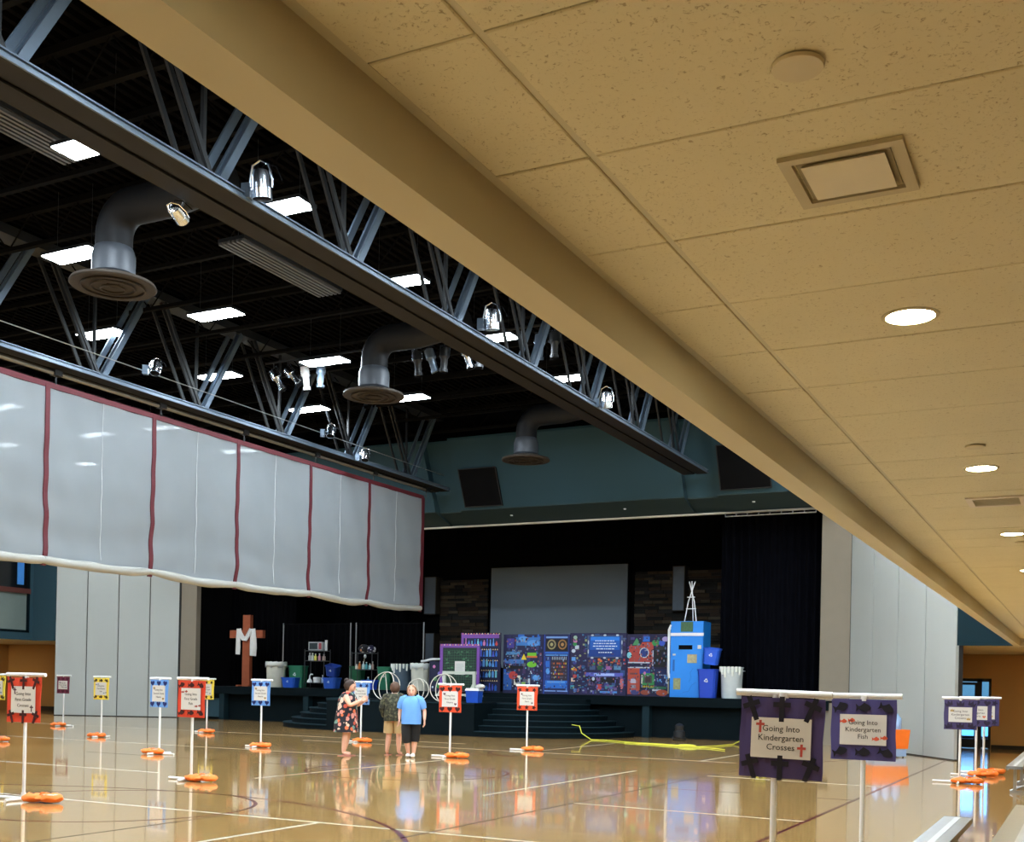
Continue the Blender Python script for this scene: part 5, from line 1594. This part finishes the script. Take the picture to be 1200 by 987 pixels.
# floor cleaning machine and yellow cable at the stage foot
vc = thing('wet_vacuum', 'small black wet vacuum on wheels at the foot of the stage', 'vacuum', (-11.35, 33.7, 0))
MB().lathe([(0.15, 0.08), (0.17, 0.1), (0.17, 0.28), (0.13, 0.32), (0.14, 0.36), (0.14, 0.46), (0.08, 0.52), (0.01, 0.54)], (0, 0, 0), 18).build('tank', mat('charcoal_plastic', (34, 36, 40), 0.4), vc, True)
MB().box(-0.2, -0.12, 0.05, 0.2, 0.12, 0.08).build('dolly', steel_m, vc)
for sx in (-1, 1):
    MB().lathe([(0.06, -0.02), (0.06, 0.02)], (0, 0, 0), 14).build('wheel', seam_m, vc).matrix_local = Matrix.Translation((sx * 0.2, 0.0, 0.06)) @ Matrix.Rotation(PI / 2, 4, 'Y')
cable_m = mat('yellow_cable', (214, 216, 70), 0.45, var=0.1)
yc = thing('yellow_cable', 'yellow power cable looping over the court from the stage steps', 'cable', (0, 0, 0))
MB().path([(-14.35, 32.2, 0.42), (-14.0, 32.0, 0.40), (-13.75, 31.6, 0.2), (-13.4, 31.5, 0.02), (-12.8, 31.4, 0.02), (-11.9, 30.9, 0.02), (-10.6, 30.55, 0.02), (-9.6, 30.2, 0.02), (-9.35, 30.9, 0.02), (-9.25, 32.4, 0.02), (-9.2, 33.4, 0.15), (-9.2, 33.9, 0.6), (-9.2, 34.5, 1.18)], 0.014, 8).build('main_run', cable_m, yc, True)
MB().path([(-12.0, 30.7, 0.02), (-11.0, 30.4, 0.02), (-9.9, 29.9, 0.03), (-9.2, 29.8, 0.02), (-8.6, 29.3, 0.02)], 0.012, 8).build('return_run', cable_m, yc, True)
MB().ellipsoid((-9.9, 30.1, 0.05), 0.26, 0.06, 0.03).build('taped_joint', cable_m, yc, True)
co = thing('cable_coil', 'coil of yellow cable hanging on the stage front by the jamb', 'cable', (-9.0, 34.5, 0.75))
for k in range(4):
    MB().path([(0.16 * math.cos(2 * PI * j / 20) + 0.02 * k, -0.02 * k, 0.40 * math.sin(2 * PI * j / 20)) for j in range(20)], 0.018, 6, closed=True).build('coil_turn', cable_m, co, True)
MB().tube((0, 0.0, 0.4), (0, 0.14, 0.42), 0.014, n=6).build('hook', steel_m, co)

# cart with orange cooler behind the purple fish sign, against the partition
ct = thing('drinks_cart', 'light blue crate carrying an orange drinks cooler, behind the fish sign', 'cart', (-4.55, 29.75, 0), 0.6)
MB().box(-0.42, -0.25, 0.03, 0.42, 0.25, 0.22).build('crate', mat('pale_blue_crate', (150, 176, 214), 0.5), ct)
MB().loft([[(-0.46, -0.26, 0.22), (0.46, -0.26, 0.22), (0.46, 0.26, 0.22), (-0.46, 0.26, 0.22)], [(-0.5, -0.28, 0.70), (0.5, -0.28, 0.70), (0.5, 0.28, 0.70), (-0.5, 0.28, 0.70)]]).build('orange_tub', mat('bright_orange_plastic', (244, 120, 40), 0.4), ct)
for s in (-0.24, 0.02, 0.27):
    MB().lathe([(0.12, 0.70), (0.12, 0.98), (0.05, 1.06), (0.04, 1.10)], (s, 0, 0), 14).build('water_jug', mat('pale_blue_jug', (150, 180, 220), 0.2), ct, True)
for sx in (-1, 1):
    for sy in (-1, 1):
        MB().ellipsoid((sx * 0.36, sy * 0.2, 0.03), 0.03, 0.03, 0.03, 8, 6).build('caster', seam_m, ct)

# ------------------------------------------------------------------ people
def skin_mesh(verts, edges, radii, levels=2):
    me = bpy.data.meshes.new('figure')
    me.from_pydata(verts, edges, [])
    o = bpy.data.objects.new('figure', me)
    C.objects.link(o)
    sk = o.modifiers.new('skin', 'SKIN')
    sk.use_smooth_shade = True
    for i, r in enumerate(radii):
        d = me.skin_vertices[0].data[i]
        d.radius = r if isinstance(r, tuple) else (r, r)
        d.use_root = (i == 0)
    sb = o.modifiers.new('sub', 'SUBSURF')
    sb.levels = levels
    dg = bpy.context.evaluated_depsgraph_get()
    out = bpy.data.meshes.new_from_object(o.evaluated_get(dg))
    bpy.data.objects.remove(o)
    return out

def person(loc, rz, label, P, clothes):
    """local frame: faces -Y, x to the figure's left when seen from the front"""
    t = thing('person', label, 'person', loc, rz)
    sc_ = P.get('scale', 1.0)
    t.scale = (sc_, sc_, sc_)
    skin = mat('skin_tone', (224, 172, 148), 0.55, var=0.06, scale=9)
    V, E, Rr, idx = [], [], [], {}
    def add(n_, p, r, link=None):
        idx[n_] = len(V)
        V.append(p)
        Rr.append(r)
        if link:
            E.append((idx[link], idx[n_]))
    s = P.get('girth', 1.0)
    add('pelvis', (0, 0, 0.90), 0.15 * s)
    add('waist', (0, P.get('lean', 0) * 0.3, 1.05), 0.145 * s, 'pelvis')
    add('chest', (0, P.get('lean', 0) * 0.7, 1.24), 0.145 * s, 'waist')
    add('collar', (0, P.get('lean', 0), 1.36), 0.085, 'chest')
    hd = Vector(P['head'])
    nk = Vector((0, P.get('lean', 0), 1.36)).lerp(hd, 0.35)
    add('neck', tuple(nk), 0.055, 'collar')
    add('skull', tuple(nk.lerp(hd, 0.75)), 0.06, 'neck')
    for sd, nm in ((-1, 'R'), (1, 'L')):
        kn, an_, toe = P['leg' + nm]
        add('hip' + nm, (sd * 0.10 * s, 0, 0.82), 0.105 * s, 'pelvis')
        add('thigh' + nm, tuple(Vector((sd * 0.10 * s, 0, 0.82)).lerp(Vector(kn), 0.55)), 0.088 * s, 'hip' + nm)
        add('knee' + nm, kn, 0.062 * s, 'thigh' + nm)
        add('calf' + nm, tuple(Vector(kn).lerp(Vector(an_), 0.35)), 0.066 * s, 'knee' + nm)
        add('ankle' + nm, an_, 0.040, 'calf' + nm)
        add('toe' + nm, toe, 0.034, 'ankle' + nm)
        el, wr = P['arm' + nm]
        add('shoulder' + nm, (sd * 0.165 * s, P.get('lean', 0) * 0.9, 1.29), 0.060 * s, 'chest')
        add('upper' + nm, tuple(Vector((sd * 0.175 * s, P.get('lean', 0) * 0.9, 1.29)).lerp(Vector(el), 0.5)), 0.055 * s, 'shoulder' + nm)
        add('elbow' + nm, el, 0.043 * s, 'upper' + nm)
        add('fore' + nm, tuple(Vector(el).lerp(Vector(wr), 0.4)), 0.042 * s, 'elbow' + nm)
        add('wrist' + nm, wr, 0.027, 'fore' + nm)
    me = skin_mesh(V, E, Rr)
    b = MB()
    b.v = [tuple(v.co) for v in me.vertices]
    for p in me.polygons:
        b.face(tuple(p.vertices))
    # hands: palm and five fingers
    for sd, nm in ((-1, 'R'), (1, 'L')):
        el, wr = Vector(P['arm' + nm][0]), Vector(P['arm' + nm][1])
        d = (wr - el).normalized()
        side = d.cross(Vector((1, 0, 0)) if abs(d.x) < 0.8 else Vector((0, 0, 1))).normalized()
        nrm = d.cross(side).normalized()
        pe = wr + d * 0.085
        b.loft([[wr + side * (a * 0.028) + nrm * (c * 0.016) for a, c in ((1, 1), (-1, 1), (-1, -1), (1, -1))], [pe + side * (a * 0.042) + nrm * (c * 0.013) for a, c in ((1, 1), (-1, 1), (-1, -1), (1, -1))]])
        for k, L in enumerate((0.065, 0.078, 0.072, 0.055)):
            o_ = side * (0.033 - 0.022 * k)
            p0 = pe + o_ - d * 0.012
            p1 = p0 + d * L * 0.6 + nrm * 0.010
            p2 = p1 + d * L * 0.5 + nrm * 0.028
            b.path([p0, p1, p2], [0.0095, 0.009, 0.007], 6)
        q0 = wr + d * 0.03 + side * 0.03
        b.path([q0, q0 + d * 0.03 + side * 0.025, q0 + d * 0.062 + side * 0.030 + nrm * 0.012], [0.012, 0.011, 0.008], 6)
    # head with jaw, nose and ears
    look = P.get('look', 0.0)
    nod = P.get('nod', 0.0)
    HM = Matrix.Translation(hd) @ Matrix.Rotation(look, 4, 'Z') @ Matrix.Rotation(nod, 4, 'X') @ Matrix.Scale(1.14, 4)
    def head_shape(q):
        f = min(1, max(0, (-q.z) / 0.12))
        return Vector((q.x * (1 - 0.30 * f), q.y * (1 - 0.18 * f) - 0.02 * f, q.z))
    hb = MB()
    hb.ellipsoid((0, 0, 0), 0.078, 0.098, 0.118, 18, 14, 0, head_shape)
    hb.path([(0, -0.088, 0.02), (0, -0.112, -0.022), (0, -0.092, -0.032)], [0.010, 0.016, 0.012], 8)
    for sd in (-1, 1):
        hb.ellipsoid((sd * 0.078, 0.01, -0.005), 0.012, 0.022, 0.034, 8, 6)
    n0 = len(b.v)
    b.v += [tuple(HM @ Vector(p)) for p in hb.v]
    for f_ in hb.f:
        b.face(tuple(n0 + i for i in f_))
    body = b.build('body', skin, t, True)
    for sd in (-1, 1):
        e = MB().ellipsoid((sd * 0.031, -0.086, 0.014), 0.012, 0.010, 0.008, 8, 6)
        e.v = [tuple(HM @ Vector(p)) for p in e.v]
        e.build('eye', mat('dark_iris', (40, 30, 28), 0.3), t, True)
        e = MB().path([(sd * 0.018, -0.095, 0.036), (sd * 0.034, -0.094, 0.041), (sd * 0.048, -0.083, 0.036)], 0.004, 5)
        e.v = [tuple(HM @ Vector(p)) for p in e.v]
        e.build('eyebrow', mat('brow_hair', (96, 74, 56), 0.8), t)
    e = MB().path([(-0.026, -0.090, -0.058), (0, -0.100, -0.062), (0.026, -0.090, -0.058)], [0.005, 0.008, 0.005], 6)
    e.v = [tuple(HM @ Vector(p)) for p in e.v]
    e.build('mouth', mat('lip_tone', (170, 84, 78), 0.5), t, True)
    # hair: a cap that leaves the face free
    hm = clothes['hair_mat']
    drop = clothes.get('hair_drop', 0.02)
    def hair_shape(q):
        w = 1 + 0.05 * math.sin(q.x * 70) * math.cos(q.z * 60)
        q = Vector((q.x * w, q.y * w, q.z * w))
        if q.y < -0.035 and q.z < 0.055:
            q.y = -0.035 - 0.02 * max(0, q.z / 0.055)
        return q
    hh = MB()
    hh.ellipsoid((0, 0.022, 0.028 - drop), 0.102, 0.114, 0.12, 20, 14, 0, hair_shape)
    if clothes.get('bun'):
        hh.ellipsoid((0, 0.12, 0.06), 0.05, 0.05, 0.05, 10, 8)
    hh.v = [tuple(HM @ Vector(p)) for p in hh.v]
    hh.build('hair', hm, t, True)
    return t, skin

def ell_rings(spec, n=24, fold=0.0, nf=7):
    out = []
    for (cx_, cy_, z, rx, ry) in spec:
        ring = []
        for j in range(n):
            a = 2 * PI * j / n
            k = 1 + fold * math.sin(nf * a + z * 3) * max(0, 1.1 - z)
            ca, sa = math.cos(a), math.sin(a)
            ring.append((cx_ + rx * k * math.copysign(abs(ca) ** 0.8, ca), cy_ + ry * k * math.copysign(abs(sa) ** 0.8, sa), z))
        out.append(ring)
    return out

def sleeve(t, a, c, r0, r1, m_, nm='sleeve'):
    a, c = Vector(a), Vector(c)
    MB().path([a, a.lerp(c, 0.5), c], [r0, (r0 + r1) / 2, r1], 14).build(nm, m_, t, True)

def trouser_leg(t, pts, radii, m_, nm='trouser_leg'):
    MB().path(pts, radii, 16).build(nm, m_, t, True)

# 1: sleeveless floral dress, seen from the side, head bowed over her hands
floral = pattern_material('navy_floral_print', [(20, 18, 32), (214, 110, 70), (20, 18, 32), (208, 140, 130), (110, 150, 140), (20, 18, 32), (222, 190, 170), (190, 80, 60)], 10.5)
t, skin = person((-14.35, 20.2, 0), math.radians(105), 'woman in navy floral sleeveless dress looking down at her hands beside blue sign',
    dict(girth=1.12, lean=-0.02, head=(0, -0.07, 1.515), nod=0.45, look=0.0,
         legR=((-0.11, -0.02, 0.47), (-0.11, 0.03, 0.075), (-0.12, -0.13, 0.036)), legL=((0.11, 0.02, 0.47), (0.12, 0.10, 0.075), (0.13, -0.06, 0.036)),
         armR=((-0.24, -0.16, 1.10), (-0.10, -0.36, 1.22)), armL=((0.24, -0.14, 1.10), (0.10, -0.36, 1.20))),
    dict(hair_mat=mat('dark_brown_hair', (52, 36, 30), 0.7, var=0.2, bump=0.4, bscale=60), hair_drop=0.02, bun=True))
MB().loft(ell_rings([(0, 0.02, 0.52, 0.285, 0.255), (0, 0.02, 0.70, 0.275, 0.245), (0, 0.01, 0.90, 0.25, 0.225), (0, 0, 1.06, 0.225, 0.205), (0, -0.01, 1.20, 0.205, 0.20), (0, -0.015, 1.29, 0.175, 0.175), (0, -0.015, 1.35, 0.14, 0.13), (0, -0.015, 1.385, 0.10, 0.095)], 28, 0.05, 8)).build('dress', floral, t, True)
for s in (-1, 1):
    MB().box(s * 0.12 - 0.05, -0.16, 0.0, s * 0.12 + 0.05, 0.14, 0.016).build('sandal', mat('tan_sandal', (170, 110, 100), 0.6), t)
ph = thing('phone', 'small dark phone held by the woman in floral dress', 'phone', (-14.35, 20.2, 0), math.radians(105))
MB().box(-0.035, -0.50, 1.235, 0.035, -0.49, 1.37).build('phone_body', black_m, ph)
MB().box(-0.03, -0.4895, 1.245, 0.03, -0.488, 1.36).build('phone_screen', mat('phone_glass', (90, 104, 120), 0.2), ph)

# 2: camouflage long sleeve shirt and tan shorts, seen from behind
camo = pattern_material('camouflage_print', [(34, 34, 26), (66, 64, 46), (46, 52, 34), (96, 92, 70)], 16, 'noise')
khaki = mat('khaki_cotton', (196, 166, 118), 0.8, var=0.08, bump=0.2)
t, skin = person((-13.75, 21.15, 0), math.radians(195), 'person in camouflage top and khaki shorts seen from behind',
    dict(girth=1.05, lean=0.0, scale=0.975, head=(0, -0.03, 1.51), nod=0.1, look=0.15,
         legR=((-0.12, 0.0, 0.46), (-0.13, 0.03, 0.07), (-0.15, -0.13, 0.036)), legL=((0.12, 0.0, 0.46), (0.15, 0.03, 0.07), (0.18, -0.13, 0.036)),
         armR=((-0.29, 0.03, 1.06), (-0.25, -0.05, 0.84)), armL=((0.29, 0.03, 1.06), (0.24, -0.07, 0.84))),
    dict(hair_mat=mat('mid_brown_hair', (86, 60, 46), 0.7, var=0.2, bump=0.4, bscale=60), hair_drop=0.0))
MB().loft(ell_rings([(0, 0, 0.78, 0.235, 0.195), (0, 0, 0.92, 0.235, 0.20), (0, 0, 1.08, 0.215, 0.19), (0, 0, 1.22, 0.215, 0.18), (0, 0, 1.31, 0.19, 0.155), (0, 0, 1.365, 0.145, 0.125), (0, -0.005, 1.405, 0.085, 0.085)], 26, 0.03, 6)).build('shirt', camo, t, True)
for s in (-1, 1):
    MB().path([(s * 0.09, 0, 1.355), (s * 0.19, 0, 1.305), (s * 0.245, 0.015, 1.2), (s * 0.288, 0.03, 1.06)], [0.085, 0.104, 0.09, 0.074], 14).build('upper_sleeve', camo, t, True)
    sleeve(t, (s * 0.29, 0.03, 1.08), (s * 0.255, -0.045, 0.87), 0.073, 0.05, camo, 'lower_sleeve')
    trouser_leg(t, [(s * 0.10, 0, 0.90), (s * 0.115, 0, 0.72), (s * 0.125, 0, 0.50)], [0.118, 0.122, 0.12], khaki, 'shorts_leg')
    MB().box(s * 0.14 - 0.05, -0.17, 0.0, s * 0.14 + 0.05, 0.09, 0.016).build('sandal', MATS['tan_sandal'], t)

# 3: blue t-shirt, black capri shorts, walking towards the court
blue_tee = mat('cornflower_jersey', (104, 160, 232), 0.8, var=0.06, bump=0.15)
blk = mat('black_jersey', (20, 20, 24), 0.85, var=0.1)
t, skin = person((-13.05, 20.75, 0), math.radians(22), 'woman in light blue t-shirt and black capris facing the court',
    dict(girth=1.08, lean=0.0, scale=0.955, head=(0, -0.03, 1.505), nod=0.05, look=0.1,
         legR=((-0.09, -0.10, 0.46), (-0.06, 0.05, 0.085), (-0.06, -0.10, 0.045)), legL=((0.09, 0.02, 0.46), (0.06, 0.02, 0.075), (0.06, -0.13, 0.04)),
         armR=((-0.27, 0.06, 1.07), (-0.27, -0.02, 0.84)), armL=((0.29, 0.04, 1.07), (0.31, -0.04, 0.84))),
    dict(hair_mat=mat('ash_blonde_hair', (150, 112, 82), 0.7, var=0.2, bump=0.4, bscale=60), hair_drop=0.02))
MB().loft(ell_rings([(0, 0, 0.76, 0.222, 0.205), (0, 0, 0.94, 0.228, 0.215), (0, 0, 1.08, 0.212, 0.20), (0, 0, 1.22, 0.208, 0.195), (0, 0, 1.31, 0.19, 0.16), (0, 0, 1.36, 0.145, 0.125), (0, -0.005, 1.395, 0.09, 0.088)], 26, 0.03, 6)).build('t_shirt', blue_tee, t, True)
for s in (-1, 1):
    MB().path([(s * 0.09, 0, 1.345), (s * 0.185, 0, 1.30), (s * 0.235, 0.02, 1.2), (s * 0.262, 0.035, 1.11)], [0.088, 0.106, 0.098, 0.082], 14).build('sleeve', blue_tee, t, True)
trouser_leg(t, [(-0.10, 0, 0.90), (-0.105, -0.05, 0.68), (-0.09, -0.10, 0.46), (-0.085, -0.06, 0.36)], [0.118, 0.118, 0.105, 0.098], blk)
trouser_leg(t, [(0.10, 0, 0.90), (0.10, 0.01, 0.68), (0.09, 0.02, 0.46), (0.085, 0.02, 0.36)], [0.118, 0.118, 0.105, 0.098], blk)
for s, dy in ((-0.06, 0.0), (0.06, -0.03)):
    b = MB().ellipsoid((s, -0.03 + dy, 0.045), 0.05, 0.135, 0.05, 12, 8, 0, lambda q: Vector((q.x, q.y, max(q.z, -0.042))))
    b.build('shoe', mat('white_trainer', (232, 234, 238), 0.5), t, True)
